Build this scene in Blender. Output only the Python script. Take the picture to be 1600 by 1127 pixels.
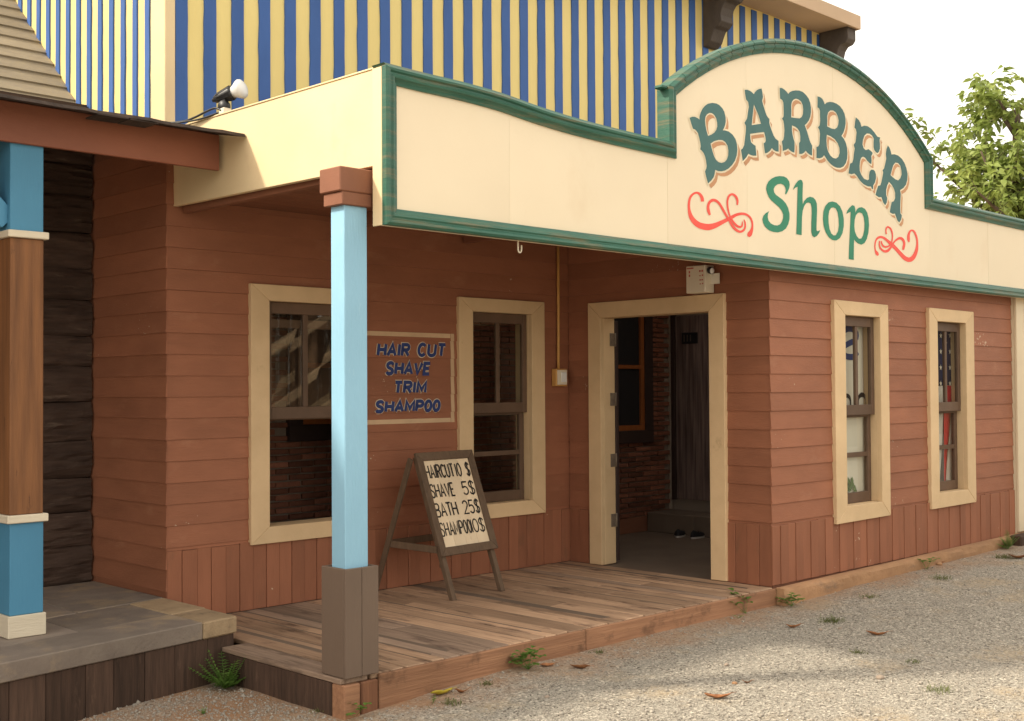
import bpy, bmesh, math, random
import numpy as np
from mathutils import Vector, Matrix, noise
from mathutils.geometry import tessellate_polygon
random.seed(11); rng = np.random.default_rng(5)
for o in list(bpy.data.objects): bpy.data.objects.remove(o)
scene = bpy.context.scene
COL = scene.collection
# ------------------------------------------------------------------ camera
ZC = 1.65                     # eye height; all heights below are given relative to the eye
FPX = 1897.35
YAW, PITCH, ROLL = math.radians(45.348), math.radians(1.3095), math.radians(-0.3545)
_f = Vector((math.cos(YAW)*math.cos(PITCH), math.sin(YAW)*math.cos(PITCH), math.sin(PITCH)))
_r = Vector((math.sin(YAW), -math.cos(YAW), 0)); _u = _r.cross(_f)
RT = math.cos(ROLL)*_r + math.sin(ROLL)*_u; UP = -math.sin(ROLL)*_r + math.cos(ROLL)*_u; FW = _f
cam = bpy.data.cameras.new('camera'); camo = bpy.data.objects.new('camera', cam); COL.objects.link(camo)
m = Matrix((RT, UP, -FW)).transposed().to_4x4(); m.translation = (0, 0, ZC); camo.matrix_world = m
cam.sensor_width = 36; cam.lens = 36*FPX/1600; cam.clip_end = 2000; cam.clip_start = .05
scene.camera = camo
def ray(u, v): return (FW*FPX + RT*(u-800) + UP*(563.5-v)).normalized()
def on_z(u, v, z): d = ray(u, v); return d*(z/d.z)
def on_y(u, v, y): d = ray(u, v); return d*(y/d.y)
def on_x(u, v, x): d = ray(u, v); return d*(x/d.x)
def proj(p):
    p = Vector(p); w = p.dot(FW); return 800+FPX*p.dot(RT)/w, 563.5-FPX*p.dot(UP)/w
# ------------------------------------------------------------------ light
SUN_DIR = Vector((-.70, .46, .74)).normalized()       # towards the sun
w = bpy.data.worlds.new('World'); scene.world = w; w.use_nodes = True
nt = w.node_tree; bg = nt.nodes['Background']
sky = nt.nodes.new('ShaderNodeTexSky'); sky.sky_type = 'NISHITA'; sky.sun_disc = False
sky.sun_elevation = math.asin(SUN_DIR.z); sky.sun_rotation = math.atan2(SUN_DIR.x, SUN_DIR.y)
sky.air_density = 1.0; sky.dust_density = 5.0; sky.ozone_density = 1.0
veil = nt.nodes.new('ShaderNodeMix'); veil.data_type = 'RGBA'; veil.inputs[0].default_value = .62
veil.inputs[7].default_value = (9.8, 8.95, 7.5, 1)     # thin white haze over the whole sky
nt.links.new(sky.outputs[0], veil.inputs[6]); nt.links.new(veil.outputs[2], bg.inputs[0])
bg.inputs[1].default_value = .12
sd = bpy.data.lights.new('sun', 'SUN'); sd.energy = 2.2; sd.angle = math.radians(3.5); sd.color = (1, .9, .74)
so = bpy.data.objects.new('sun', sd); COL.objects.link(so)
so.rotation_euler = SUN_DIR.to_track_quat('Z', 'Y').to_euler(); so.location = (0, 0, 30)
scene.view_settings.view_transform = 'Standard'; scene.view_settings.look = 'None'
scene.view_settings.exposure = 1.08; scene.view_settings.gamma = 1.0
# ------------------------------------------------------------------ materials
def lin(r, g, b):
    f = lambda c: ((c/255+.055)/1.055)**2.4 if c > 10 else c/255/12.92
    return (f(r), f(g), f(b))
MATS = {}
def mat(name, c1, c2=None, rough=.65, scale=(4, 4, 4), bump=.1, bscale=(60, 60, 60), rnd=.06, spec=.3, stain=None, stain_scale=2.0, stain_lo=.55, stain_hi=.72, detail=6, big=.1, bdist=.01, chip=None):
    m = bpy.data.materials.new(name); m.use_nodes = True; nt = m.node_tree; N = nt.nodes; L = nt.links
    b = N['Principled BSDF']; b.inputs['Roughness'].default_value = rough; b.inputs['Specular IOR Level'].default_value = spec
    c2 = c2 or tuple(c*.86 for c in c1)
    geo = N.new('ShaderNodeNewGeometry'); oi = N.new('ShaderNodeObjectInfo')
    def mapped(s):
        mp = N.new('ShaderNodeMapping'); mp.inputs['Scale'].default_value = s; L.new(geo.outputs['Position'], mp.inputs['Vector'])
        # each piece takes its own stretch of the pattern
        cmb = N.new('ShaderNodeCombineXYZ'); ml = N.new('ShaderNodeMath'); ml.operation = 'MULTIPLY'; ml.inputs[1].default_value = 37.0
        L.new(oi.outputs['Random'], ml.inputs[0])
        for k in range(3): L.new(ml.outputs[0], cmb.inputs[k])
        L.new(cmb.outputs[0], mp.inputs['Location']); return mp
    def nz(s, det=detail, ro=.6):
        n = N.new('ShaderNodeTexNoise'); n.inputs['Scale'].default_value = 1; n.inputs['Detail'].default_value = det; n.inputs['Roughness'].default_value = ro
        L.new(mapped(s).outputs[0], n.inputs['Vector']); return n
    n1 = nz(scale); r1 = N.new('ShaderNodeMapRange'); r1.inputs[1].default_value = .3; r1.inputs[2].default_value = .7; L.new(n1.outputs[0], r1.inputs[0])
    mx = N.new('ShaderNodeMix'); mx.data_type = 'RGBA'; mx.inputs[6].default_value = (*c1, 1); mx.inputs[7].default_value = (*c2, 1); L.new(r1.outputs[0], mx.inputs[0])
    out = mx.outputs[2]
    if stain:
        n3 = nz((stain_scale,)*3 if not isinstance(stain_scale, tuple) else stain_scale, 8, .65); r3 = N.new('ShaderNodeMapRange'); r3.inputs[1].default_value = stain_lo; r3.inputs[2].default_value = stain_hi
        L.new(n3.outputs[0], r3.inputs[0]); m3 = N.new('ShaderNodeMix'); m3.data_type = 'RGBA'; m3.inputs[7].default_value = (*stain, 1)
        L.new(r3.outputs[0], m3.inputs[0]); L.new(out, m3.inputs[6]); out = m3.outputs[2]
    if chip:
        n5 = nz((38, 38, 38), 2, .5); n6 = nz((1.6, 1.6, 1.6), 2, .5); pr = N.new('ShaderNodeMath'); pr.operation = 'MULTIPLY'; L.new(n5.outputs[0], pr.inputs[0]); L.new(n6.outputs[0], pr.inputs[1])
        r5 = N.new('ShaderNodeMapRange'); r5.inputs[1].default_value = .468; r5.inputs[2].default_value = .48; L.new(pr.outputs[0], r5.inputs[0]); m5 = N.new('ShaderNodeMix'); m5.data_type = 'RGBA'; m5.inputs[7].default_value = (*chip, 1); L.new(r5.outputs[0], m5.inputs[0]); L.new(out, m5.inputs[6]); out = m5.outputs[2]
    # gentle large-scale and per-piece variation
    n2 = nz((.8, .8, .8), 3); a = N.new('ShaderNodeMapRange'); a.inputs[1].default_value = .3; a.inputs[2].default_value = .7; a.inputs[3].default_value = 1-big; a.inputs[4].default_value = 1+big
    L.new(n2.outputs[0], a.inputs[0])
    q = N.new('ShaderNodeMapRange'); q.inputs[3].default_value = 1-rnd; q.inputs[4].default_value = 1+rnd; L.new(oi.outputs['Random'], q.inputs[0])
    mm = N.new('ShaderNodeMath'); mm.operation = 'MULTIPLY'; L.new(a.outputs[0], mm.inputs[0]); L.new(q.outputs[0], mm.inputs[1])
    vs = N.new('ShaderNodeVectorMath'); vs.operation = 'SCALE'; L.new(out, vs.inputs[0]); L.new(mm.outputs[0], vs.inputs['Scale'])
    L.new(vs.outputs[0], b.inputs['Base Color'])
    if bump:
        nb = nz(bscale, 4); bp = N.new('ShaderNodeBump'); bp.inputs['Strength'].default_value = bump; bp.inputs['Distance'].default_value = bdist
        L.new(nb.outputs[0], bp.inputs['Height']); L.new(bp.outputs[0], b.inputs['Normal'])
    MATS[name] = m; return m
X_GR, Y_GR, Z_GR = (2, 55, 55), (55, 2, 55), (55, 55, 2)      # grain along x, y, z
BR = (.325, .128, .068)
mat('siding', BR, tuple(c*.84 for c in BR), .62, (3, 3, 9), .25, (25, 25, 120), .07, .3, stain=(.38, .175, .10), stain_scale=(2.5, 2.5, 5), stain_lo=.6, stain_hi=.85, chip=(.5, .36, .25))
mat('siding_plank', tuple(c*.97 for c in BR), tuple(c*.8 for c in BR), .66, (9, 9, 2), .3, (120, 120, 10), .09, .3, stain=(.20, .095, .052), stain_scale=(6, 6, 2.2), stain_lo=.58, stain_hi=.78, chip=(.5, .36, .25))
mat('brown_paint', (.25, .105, .06), None, .6, (4, 4, 4), .15, (60, 60, 60), .06)
mat('fascia_brown', (.24, .085, .048), None, .55, (2, 2, 6), .12, (20, 90, 90), .04)
mat('casing', (.68, .49, .285), (.62, .44, .25), .6, (6, 6, 6), .15, (60, 60, 60), .05, stain=(.45, .3, .16), stain_scale=5, stain_lo=.66, stain_hi=.8)
mat('sash', (.135, .082, .052), (.105, .064, .04), .55, (8, 8, 8), .15, (70, 70, 70), .08)
mat('cream_board', (.82, .70, .51), (.80, .675, .485), .55, (1.5, 1.5, 1.5), .06, (40, 40, 40), .025, stain=(.74, .59, .40), stain_scale=(1.2, 1.2, .8), stain_lo=.58, stain_hi=.85, big=.03)
mat('cream_beam', (.76, .6, .36), (.73, .56, .33), .6, (2, 2, 2), .08, (40, 40, 40), .03, stain=(.62, .43, .24), stain_scale=(2, 2, 1.2), stain_lo=.62, stain_hi=.85)
mat('green_trim', (.022, .10, .066), (.04, .135, .092), .42, (4, 4, 30), .2, (30, 30, 120), .1, .4, stain=(.13, .135, .075), stain_scale=(2.5, 2.5, 40), stain_lo=.49, stain_hi=.66)
mat('teal_paint', (.055, .135, .13), (.068, .155, .148), .6, (9, 9, 9), .05, (40, 40, 40), .02)
mat('shop_green', (.035, .215, .125), (.045, .25, .15), .6, (9, 9, 9), .05, (40, 40, 40), .02)
mat('tan_paint', (.58, .30, .15), None, .6, (9, 9, 9), 0, rnd=.01)
mat('outline_cream', (.86, .74, .52), None, .6, (9, 9, 9), 0, rnd=.01)
mat('red_paint', (.80, .085, .062), (.84, .12, .09), .6, (14, 14, 14), 0, rnd=.02)
mat('red_print', (.45, .07, .05), (.5, .14, .1), .6, (60, 60, 60), 0, rnd=.1)
mat('navy_paint', (.022, .04, .14), (.03, .055, .19), .6, (20, 20, 20), 0, rnd=.02)
mat('edge_cream', (.70, .56, .40), None, .6, (9, 9, 9), 0, rnd=.02)
mat('black_paint', (.018, .015, .014), None, .6, (20, 20, 20), 0, rnd=.02)
mat('notice_cream', (.62, .43, .26), None, .6, (9, 9, 9), 0, rnd=.02, stain=(.5, .3, .17), stain_scale=14, stain_lo=.6, stain_hi=.75)
mat('post_blue', (.265, .485, .635), (.25, .46, .605), .55, (6, 6, 3), .35, (90, 90, 8), .02, .35, stain=(.36, .57, .68), stain_scale=(14, 14, 5), stain_lo=.62, stain_hi=.75)
mat('deep_blue', (.075, .25, .40), (.07, .23, .375), .55, (6, 6, 3), .2, (90, 90, 8), .02)
mat('band_white', (.68, .60, .46), (.63, .55, .42), .6, (5, 5, 20), .3, (20, 20, 120), .03)
mat('post_wood', (.26, .112, .043), (.135, .058, .025), .6, (20, 20, 1.3), .3, (70, 70, 6), .04, stain=(.08, .035, .018), stain_scale=(16, 16, 5), stain_lo=.64, stain_hi=.72)
mat('box_taupe', (.155, .108, .078), (.14, .097, .07), .6, (6, 6, 2), .2, (80, 80, 6), .03)
mat('deck_wood', (.50, .33, .21), (.34, .212, .134), .72, (38, 1.6, 38), .5, (110, 4, 110), .26, .2, stain=(.10, .06, .042), stain_scale=(9, 2.2, 9), stain_lo=.54, stain_hi=.7, big=.25)
mat('deck_wood_old', (.37, .26, .185), (.22, .152, .108), .8, (45, 1.6, 45), .7, (120, 4, 120), .28, .2, stain=(.085, .055, .042), stain_scale=(8, 1.4, 8), stain_lo=.54, stain_hi=.7, big=.2)
mat('deck_skirt', (.36, .19, .105), (.25, .125, .07), .7, (2, 40, 40), .5, (5, 90, 90), .12, .2, stain=(.11, .06, .036), stain_scale=(6, 6, 7), stain_lo=.54, stain_hi=.72, big=.25)
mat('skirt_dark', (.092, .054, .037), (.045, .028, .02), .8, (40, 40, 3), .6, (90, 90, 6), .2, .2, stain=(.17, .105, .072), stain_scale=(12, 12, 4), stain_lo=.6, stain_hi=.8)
mat('skirt_warm', (.22, .10, .052), (.13, .06, .034), .75, (40, 40, 3), .6, (90, 90, 6), .1, .2)
mat('slab_tan', (.40, .29, .175), (.30, .215, .13), .9, (9, 9, 9), .7, (45, 45, 45), .08, .2, stain=(.2, .15, .1), stain_scale=9, stain_lo=.58, stain_hi=.7)
mat('floor_concrete', (.17, .125, .09), (.14, .10, .072), .8, (3, 3, 3), .2, (40, 40, 40), .04)
mat('log_wood', (.085, .054, .040), (.045, .028, .021), .8, (3, 25, 22), .9, (5, 40, 40), .2, .2, stain=(.17, .125, .09), stain_scale=(3, 3, 22), stain_lo=.6, stain_hi=.76)
mat('slab_stone', (.25, .205, .165), (.19, .152, .125), .85, (5, 5, 5), .5, (45, 45, 45), .08, .2, stain=(.36, .27, .17), stain_scale=3.2, stain_lo=.5, stain_hi=.7, big=.2)
mat('shingle', (.30, .255, .185), (.25, .21, .155), .85, (7, 18, 18), .4, (30, 60, 60), .09, .2, big=.1)
mat('shingle_edge', (.07, .05, .04), (.03, .022, .018), .9, (12, 12, 12), .6, (50, 50, 50), .1)
mat('stripe_yellow', (.80, .655, .265), (.77, .62, .245), .6, (5, 5, 2), .12, (60, 60, 8), .015, big=.04)
mat('stripe_blue', (.04, .105, .31), (.05, .125, .36), .6, (5, 5, 2), .12, (60, 60, 8), .04, big=.06)
mat('soffit', (.56, .40, .26), (.53, .37, .24), .65, (3, 3, 3), .08, (30, 30, 30), .03)
mat('corbel_grey', (.10, .08, .066), (.075, .06, .05), .7, (12, 12, 6), .4, (60, 60, 20), .05)
mat('neighbour_cream', (.70, .585, .41), (.67, .55, .38), .6, (2, 2, 1), .08, (40, 40, 10), .03)
mat('concrete', (.25, .20, .155), (.20, .155, .12), .85, (4, 4, 4), .3, (40, 40, 40), .05)
mat('kerb_concrete', (.42, .24, .125), (.32, .18, .095), .9, (5, 5, 8), .6, (40, 40, 40), .05, stain=(.20, .13, .085), stain_scale=(3, 3, 8), stain_lo=.58, stain_hi=.75, big=.2)
mat('brick', (.27, .105, .06), (.17, .068, .042), .85, (14, 14, 14), .5, (80, 80, 80), .4, .2, stain=(.12, .07, .05), stain_scale=6, stain_lo=.6, stain_hi=.75)
mat('mortar', (.26, .2, .155), (.2, .155, .12), .95, (20, 20, 20), .5, (90, 90, 90), 0)
mat('plaster', (.33, .26, .2), None, .9, (4, 4, 4), .2, (40, 40, 40), .02)
mat('dark_door', (.29, .205, .175), (.08, .052, .045), .65, (34, 34, 1.6), .4, (60, 60, 4), .1)
mat('dark_frame', (.05, .03, .025), None, .6, (9, 9, 9), .1, (60, 60, 60), .05)
mat('orange_frame', (.35, .11, .028), (.26, .08, .02), .5, (20, 20, 3), .1, (60, 60, 8), .05)
mat('black_plastic', (.022, .022, .024), None, .45, (9, 9, 9), .05, (60, 60, 60), .02, .4)
mat('white_plastic', (.74, .66, .52), (.70, .62, .48), .45, (9, 9, 9), .03, (60, 60, 60), .02, .4)
mat('lamp_white', (.82, .82, .8), None, .25, (9, 9, 9), 0, rnd=.01, spec=.5)
mat('conduit_yellow', (.60, .33, .10), (.54, .29, .085), .5, (9, 9, 9), .03, (60, 60, 60), .02, .4)
mat('metal', (.22, .17, .12), (.12, .09, .07), .4, (30, 30, 30), .2, (90, 90, 90), .05, .6)
mat('paper', (.78, .73, .62), (.74, .69, .58), .8, (2, 2, 2), .03, (30, 30, 30), .02)
mat('flag_white', (.72, .66, .58), None, .9, (6, 6, 6), .1, (90, 90, 90), .02)
mat('flag_red', (.66, .035, .04), None, .9, (6, 6, 6), .1, (90, 90, 90), .02)
mat('flag_blue', (.018, .024, .075), None, .9, (6, 6, 6), .1, (90, 90, 90), .02)
mat('aframe_wood', (.155, .10, .062), (.105, .068, .042), .7, (30, 30, 6), .3, (70, 70, 12), .08, stain=(.06, .04, .028), stain_scale=8, stain_lo=.62, stain_hi=.75)
mat('aframe_panel', (.76, .62, .43), (.70, .55, .37), .6, (8, 8, 3), .08, (40, 40, 10), .04, stain=(.48, .32, .18), stain_scale=(9, 9, 3), stain_lo=.62, stain_hi=.8)
mat('timber', (.22, .13, .075), (.13, .078, .046), .8, (20, 20, 3), .4, (50, 50, 6), .2)
mat('timber_pale', (.5, .36, .22), (.4, .28, .17), .8, (20, 20, 3), .4, (50, 50, 6), .1)
mat('dry_leaf', (.34, .15, .06), (.17, .065, .028), .6, (30, 30, 30), .3, (90, 90, 90), .25)
mat('yellow_leaf', (.50, .42, .045), (.42, .30, .03), .5, (30, 30, 30), .1, (90, 90, 90), .1)
mat('shoe_cloth', (.016, .014, .016), None, .8, (30, 30, 30), .1, (90, 90, 90), .05)
mat('shoe_sole', (.5, .46, .42), None, .7, (30, 30, 30), 0)
mat('bark', (.12, .085, .06), (.07, .05, .035), .9, (12, 12, 4), .8, (40, 40, 12), .05)
mat('stone_bits', (.40, .36, .30), (.24, .21, .175), .85, (80, 80, 80), 0, rnd=0, stain=(.62, .57, .48), stain_scale=60, stain_lo=.58, stain_hi=.66, big=.05)
def leafmat(name, c1, c2, sc=9):
    m = mat(name, c1, c2, .5, (sc, sc, sc), 0, rnd=.08, spec=.35)
    nt = m.node_tree; b = nt.nodes['Principled BSDF']; t = nt.nodes.new('ShaderNodeBsdfTranslucent'); mx = nt.nodes.new('ShaderNodeMixShader'); mx.inputs[0].default_value = .42
    src = b.inputs['Base Color'].links[0].from_socket; nt.links.new(src, t.inputs['Color'])
    nt.links.new(b.outputs[0], mx.inputs[1]); nt.links.new(t.outputs[0], mx.inputs[2]); nt.links.new(mx.outputs[0], nt.nodes['Material Output'].inputs['Surface'])
leafmat('tree_leaf', (.15, .21, .045), (.33, .39, .11), 3.5)
leafmat('weed_leaf', (.09, .19, .035), (.17, .29, .055), 20)
leafmat('grass', (.12, .16, .045), (.2, .2, .075), 20)
def glass():
    m = bpy.data.materials.new('glass'); m.use_nodes = True; nt = m.node_tree; N = nt.nodes; N.remove(N['Principled BSDF'])
    tr = N.new('ShaderNodeBsdfTransparent'); tr.inputs[0].default_value = (.86, .87, .84, 1); gl = N.new('ShaderNodeBsdfGlossy'); gl.inputs['Roughness'].default_value = .015
    lw_ = N.new('ShaderNodeLayerWeight'); lw_.inputs[0].default_value = .5; pw_ = N.new('ShaderNodeMath'); pw_.operation = 'POWER'; pw_.inputs[1].default_value = 5; nt.links.new(lw_.outputs['Facing'], pw_.inputs[0])
    k = N.new('ShaderNodeMath'); k.operation = 'MULTIPLY_ADD'; k.inputs[1].default_value = .9; k.inputs[2].default_value = .09; k.use_clamp = True
    nt.links.new(pw_.outputs[0], k.inputs[0]); mx = N.new('ShaderNodeMixShader'); nt.links.new(k.outputs[0], mx.inputs[0]); nt.links.new(tr.outputs[0], mx.inputs[1]); nt.links.new(gl.outputs[0], mx.inputs[2])
    nt.links.new(mx.outputs[0], N['Material Output'].inputs['Surface']); MATS['glass'] = m
glass()
def ground_mat():
    m = bpy.data.materials.new('gravel_ground'); m.use_nodes = True; nt = m.node_tree; N = nt.nodes; L = nt.links; b = N['Principled BSDF']; b.inputs['Roughness'].default_value = .95; b.inputs['Specular IOR Level'].default_value = .15
    geo = N.new('ShaderNodeNewGeometry')
    def nz(s, d=6, r=.6):
        n = N.new('ShaderNodeTexNoise'); n.inputs['Scale'].default_value = s; n.inputs['Detail'].default_value = d; n.inputs['Roughness'].default_value = r; L.new(geo.outputs['Position'], n.inputs['Vector']); return n
    def mixc(f, a, bb, lo, hi):
        r = N.new('ShaderNodeMapRange'); r.inputs[1].default_value = lo; r.inputs[2].default_value = hi; L.new(f, r.inputs[0])
        x = N.new('ShaderNodeMix'); x.data_type = 'RGBA'; L.new(r.outputs[0], x.inputs[0])
        for i, c in ((6, a), (7, bb)):
            if isinstance(c, tuple): x.inputs[i].default_value = (*c, 1)
            else: L.new(c, x.inputs[i])
        return x.outputs[2]
    v = N.new('ShaderNodeTexVoronoi'); v.inputs['Scale'].default_value = 130; L.new(geo.outputs['Position'], v.inputs['Vector'])
    v2 = N.new('ShaderNodeTexVoronoi'); v2.inputs['Scale'].default_value = 75; L.new(geo.outputs['Position'], v2.inputs['Vector'])
    sp = N.new('ShaderNodeSeparateColor'); L.new(v.outputs['Color'], sp.inputs[0]); sp2 = N.new('ShaderNodeSeparateColor'); L.new(v2.outputs['Color'], sp2.inputs[0])
    c = mixc(sp.outputs[0], (.20, .18, .148), (.42, .385, .32), .1, .9)
    c = mixc(sp2.outputs[1], c, (.56, .50, .41), .86, .95)
    c = mixc(sp2.outputs[2], c, (.10, .085, .068), .88, .95)
    c = mixc(nz(.9, 7, .7).outputs[0], c, (.40, .31, .20), .52, .70)          # bare sandy dirt
    # reddish soil washed along the wall and the deck
    sx = N.new('ShaderNodeSeparateXYZ'); L.new(geo.outputs['Position'], sx.inputs[0])
    mr = N.new('ShaderNodeMapRange'); mr.inputs[1].default_value = 4.1; mr.inputs[2].default_value = 5.1; mr.inputs[3].default_value = 0; mr.inputs[4].default_value = .58; L.new(sx.outputs[1], mr.inputs[0])
    ad = N.new('ShaderNodeMath'); ad.operation = 'MULTIPLY'; L.new(mr.outputs[0], ad.inputs[0]); L.new(nz(2.2, 7, .7).outputs[0], ad.inputs[1])
    c = mixc(ad.outputs[0], c, (.33, .19, .105), .15, .36)
    L.new(c, b.inputs['Base Color'])
    bp = N.new('ShaderNodeBump'); bp.inputs['Strength'].default_value = .8; bp.inputs['Distance'].default_value = .006; L.new(v.outputs['Distance'], bp.inputs['Height']); bp.invert = True
    bp2 = N.new('ShaderNodeBump'); bp2.inputs['Strength'].default_value = .5; bp2.inputs['Distance'].default_value = .02; L.new(nz(28, 5).outputs[0], bp2.inputs['Height']); L.new(bp.outputs[0], bp2.inputs['Normal']); L.new(bp2.outputs[0], b.inputs['Normal'])
    MATS['gravel_ground'] = m
ground_mat()
# ------------------------------------------------------------------ object helpers
WL = {}          # world location of every object (all are translation-only)
def put(o, c, parent):
    WL[o.name] = Vector(c); COL.objects.link(o)
    if parent: o.parent = parent; o.location = Vector(c)-WL[parent.name]
    else: o.location = Vector(c)
    return o
def thing(name, label, cat, loc, group=None):
    o = bpy.data.objects.new(name, None); o.empty_display_size = .1
    put(o, (loc[0], loc[1], loc[2]+ZC), None); o['label'] = label; o['category'] = cat
    if group: o['group'] = group
    return o
def tag(o, label=None, cat=None, group=None, kind=None):
    if label: o['label'] = label
    if cat: o['category'] = cat
    if group: o['group'] = group
    if kind: o['kind'] = kind
    return o
def mk(name, verts, faces, mt, parent=None, smooth=False, recalc=True, bevel=0, origin=None, seg=1):
    """one mesh object; verts relative to the eye height"""
    V = np.array([tuple(v) for v in verts], float); V[:, 2] += ZC
    c = Vector(origin)+Vector((0, 0, ZC)) if origin else Vector((V.min(0)+V.max(0))/2)
    bm = bmesh.new(); vs = [bm.verts.new(Vector(v)-c) for v in V]
    for f in faces:
        try: bm.faces.new([vs[i] for i in f])
        except ValueError: pass
    if recalc: bmesh.ops.recalc_face_normals(bm, faces=bm.faces[:])
    if bevel: bmesh.ops.bevel(bm, geom=[e for e in bm.edges if len(e.link_faces) == 2 and e.calc_face_angle(0) > .5], offset=bevel, segments=seg, affect='EDGES', clamp_overlap=True)
    me = bpy.data.meshes.new(name); bm.to_mesh(me); bm.free(); me.materials.append(MATS[mt])
    if smooth: me.polygons.foreach_set('use_smooth', [True]*len(me.polygons))
    return put(bpy.data.objects.new(name, me), c, parent)
BF = [(0, 1, 2, 3), (4, 7, 6, 5), (0, 4, 5, 1), (1, 5, 6, 2), (2, 6, 7, 3), (3, 7, 4, 0)]
def boxv(x0, x1, y0, y1, z0, z1): return [(x0, y0, z0), (x1, y0, z0), (x1, y1, z0), (x0, y1, z0), (x0, y0, z1), (x1, y0, z1), (x1, y1, z1), (x0, y1, z1)]
def box(name, x0, x1, y0, y1, z0, z1, mt, parent=None, bevel=.003): return mk(name, boxv(x0, x1, y0, y1, z0, z1), BF, mt, parent, bevel=bevel)
def boxes(name, lst, mt, parent=None):
    V, F = [], []
    for b in lst:
        k = len(V); V += boxv(*b); F += [tuple(i+k for i in f) for f in BF]
    return mk(name, V, F, mt, parent)
def bar(name, a, b, wd, th, mt, parent=None, side=(0, 0, 1), bevel=.003):
    """straight square bar from a to b"""
    a, b = Vector(a), Vector(b); d = (b-a).normalized(); s = Vector(side); s = (s-d*s.dot(d)).normalized(); t = d.cross(s)
    V = [p+s*i*wd/2+t*j*th/2 for p in (a, b) for i, j in ((-1, -1), (1, -1), (1, 1), (-1, 1))]
    return mk(name, V, BF, mt, parent, bevel=bevel)
def extrude_poly(name, pts, f, n0, n1, mt, parent, bevel=0):
    """pts 2D polygon, f(u,v,n)->xyz"""
    k = len(pts); V = [f(u, v, n0) for u, v in pts]+[f(u, v, n1) for u, v in pts]
    F = [tuple(range(k)), tuple(range(2*k-1, k-1, -1))]+[(i, (i+1) % k, k+(i+1) % k, k+i) for i in range(k)]
    return mk(name, V, F, mt, parent, bevel=bevel)
def lathe(name, prof, a, d, mt, parent=None, n=20, smooth=True):
    """prof [(dist along d, radius)]"""
    d = Vector(d).normalized(); a = Vector(a); s = d.orthogonal().normalized(); t = d.cross(s); V, F = [], []
    for (h, r) in prof:
        for k in range(n): an = 2*math.pi*k/n; V.append(a+d*h+(s*math.cos(an)+t*math.sin(an))*max(r, 1e-4))
    for i in range(len(prof)-1):
        for k in range(n): F.append((i*n+k, i*n+(k+1) % n, (i+1)*n+(k+1) % n, (i+1)*n+k))
    F += [tuple(range(n)), tuple(range((len(prof)-1)*n, len(prof)*n))]
    return mk(name, V, F, mt, parent, smooth)
def tube(name, pts, rad, mt, parent=None, n=7):
    pts = [Vector(p) for p in pts]; R = rad if isinstance(rad, (list, tuple)) else [rad]*len(pts); V, F = [], []
    for i, p in enumerate(pts):
        d = (pts[min(i+1, len(pts)-1)]-pts[max(i-1, 0)]).normalized(); s = d.cross(Vector((.31, .17, .93))).normalized(); t = d.cross(s)
        for k in range(n): an = 2*math.pi*k/n; V.append(p+(s*math.cos(an)+t*math.sin(an))*R[i])
    for i in range(len(pts)-1):
        for k in range(n): F.append((i*n+k, i*n+(k+1) % n, (i+1)*n+(k+1) % n, (i+1)*n+k))
    F += [tuple(range(n)), tuple(range((len(pts)-1)*n, len(pts)*n))]
    return mk(name, V, F, mt, parent, True)
def fast_mesh(name, V, F, mt, parent=None, smooth=False):
    """big mesh straight from arrays; F is (n,3) or (n,4)"""
    V = np.asarray(V, float).copy(); V[:, 2] += ZC; c = (V.min(0)+V.max(0))/2; V -= c; F = np.asarray(F)
    me = bpy.data.meshes.new(name); me.vertices.add(len(V)); me.vertices.foreach_set('co', V.ravel()); k = F.shape[1]
    me.loops.add(F.size); me.loops.foreach_set('vertex_index', F.ravel()); me.polygons.add(len(F)); me.polygons.foreach_set('loop_start', np.arange(0, F.size, k)); me.polygons.foreach_set('loop_total', np.full(len(F), k))
    if smooth: me.polygons.foreach_set('use_smooth', np.ones(len(F), bool))
    me.update(calc_edges=True); me.validate(); me.materials.append(MATS[mt]); return put(bpy.data.objects.new(name, me), c, parent)
def fillpoly(name, loops, f, mt, parent=None):
    """flat painted shape: loops = [outer, hole, ...] 2D, f(u,v)->xyz"""
    P = [[Vector((u, v, 0)) for u, v in lp] for lp in loops]; flat = [q for lp in loops for q in lp]
    T = tessellate_polygon(P); return mk(name, [f(u, v) for u, v in flat], [tuple(t) for t in T], mt, parent, recalc=False)
def ribbon_geo(pts, hw):
    """mitred ribbon in 2D; hw = half width or list"""
    n = len(pts); H = hw if isinstance(hw, (list, tuple)) else [hw]*n; Lp, Rp = [], []
    closed = n > 2 and abs(pts[0][0]-pts[-1][0])+abs(pts[0][1]-pts[-1][1]) < 1e-6
    for i in range(n):
        p = Vector(pts[i]); a = Vector(pts[i-1]) if i else (Vector(pts[-2]) if closed else None); b = Vector(pts[i+1]) if i < n-1 else (Vector(pts[1]) if closed else None)
        d1 = (p-a).normalized() if a is not None else None; d2 = (b-p).normalized() if b is not None else None
        if d1 is None: d1 = d2
        if d2 is None: d2 = d1
        n1 = Vector((-d1.y, d1.x)); n2 = Vector((-d2.y, d2.x)); mv = n1+n2
        mv = mv.normalized() if mv.length > 1e-4 else n1; k = 1/max(mv.dot(n1), .62)
        Lp.append(p+mv*H[i]*k); Rp.append(p-mv*H[i]*k)
    return Lp, Rp
def smooth_pts(pts, sub=4):
    """Catmull-Rom through tuples of any length"""
    out = []; n = len(pts); P = [np.array(q, float) for q in pts]
    for i in range(n-1):
        p0, p1, p2, p3 = P[max(i-1, 0)], P[i], P[i+1], P[min(i+2, n-1)]
        for s in range(sub):
            t = s/sub; out.append(tuple(.5*((2*p1)+(-p0+p2)*t+(2*p0-5*p1+4*p2-p3)*t*t+(-p0+3*p1-3*p2+p3)*t**3)))
    out.append(tuple(P[-1])); return out
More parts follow.
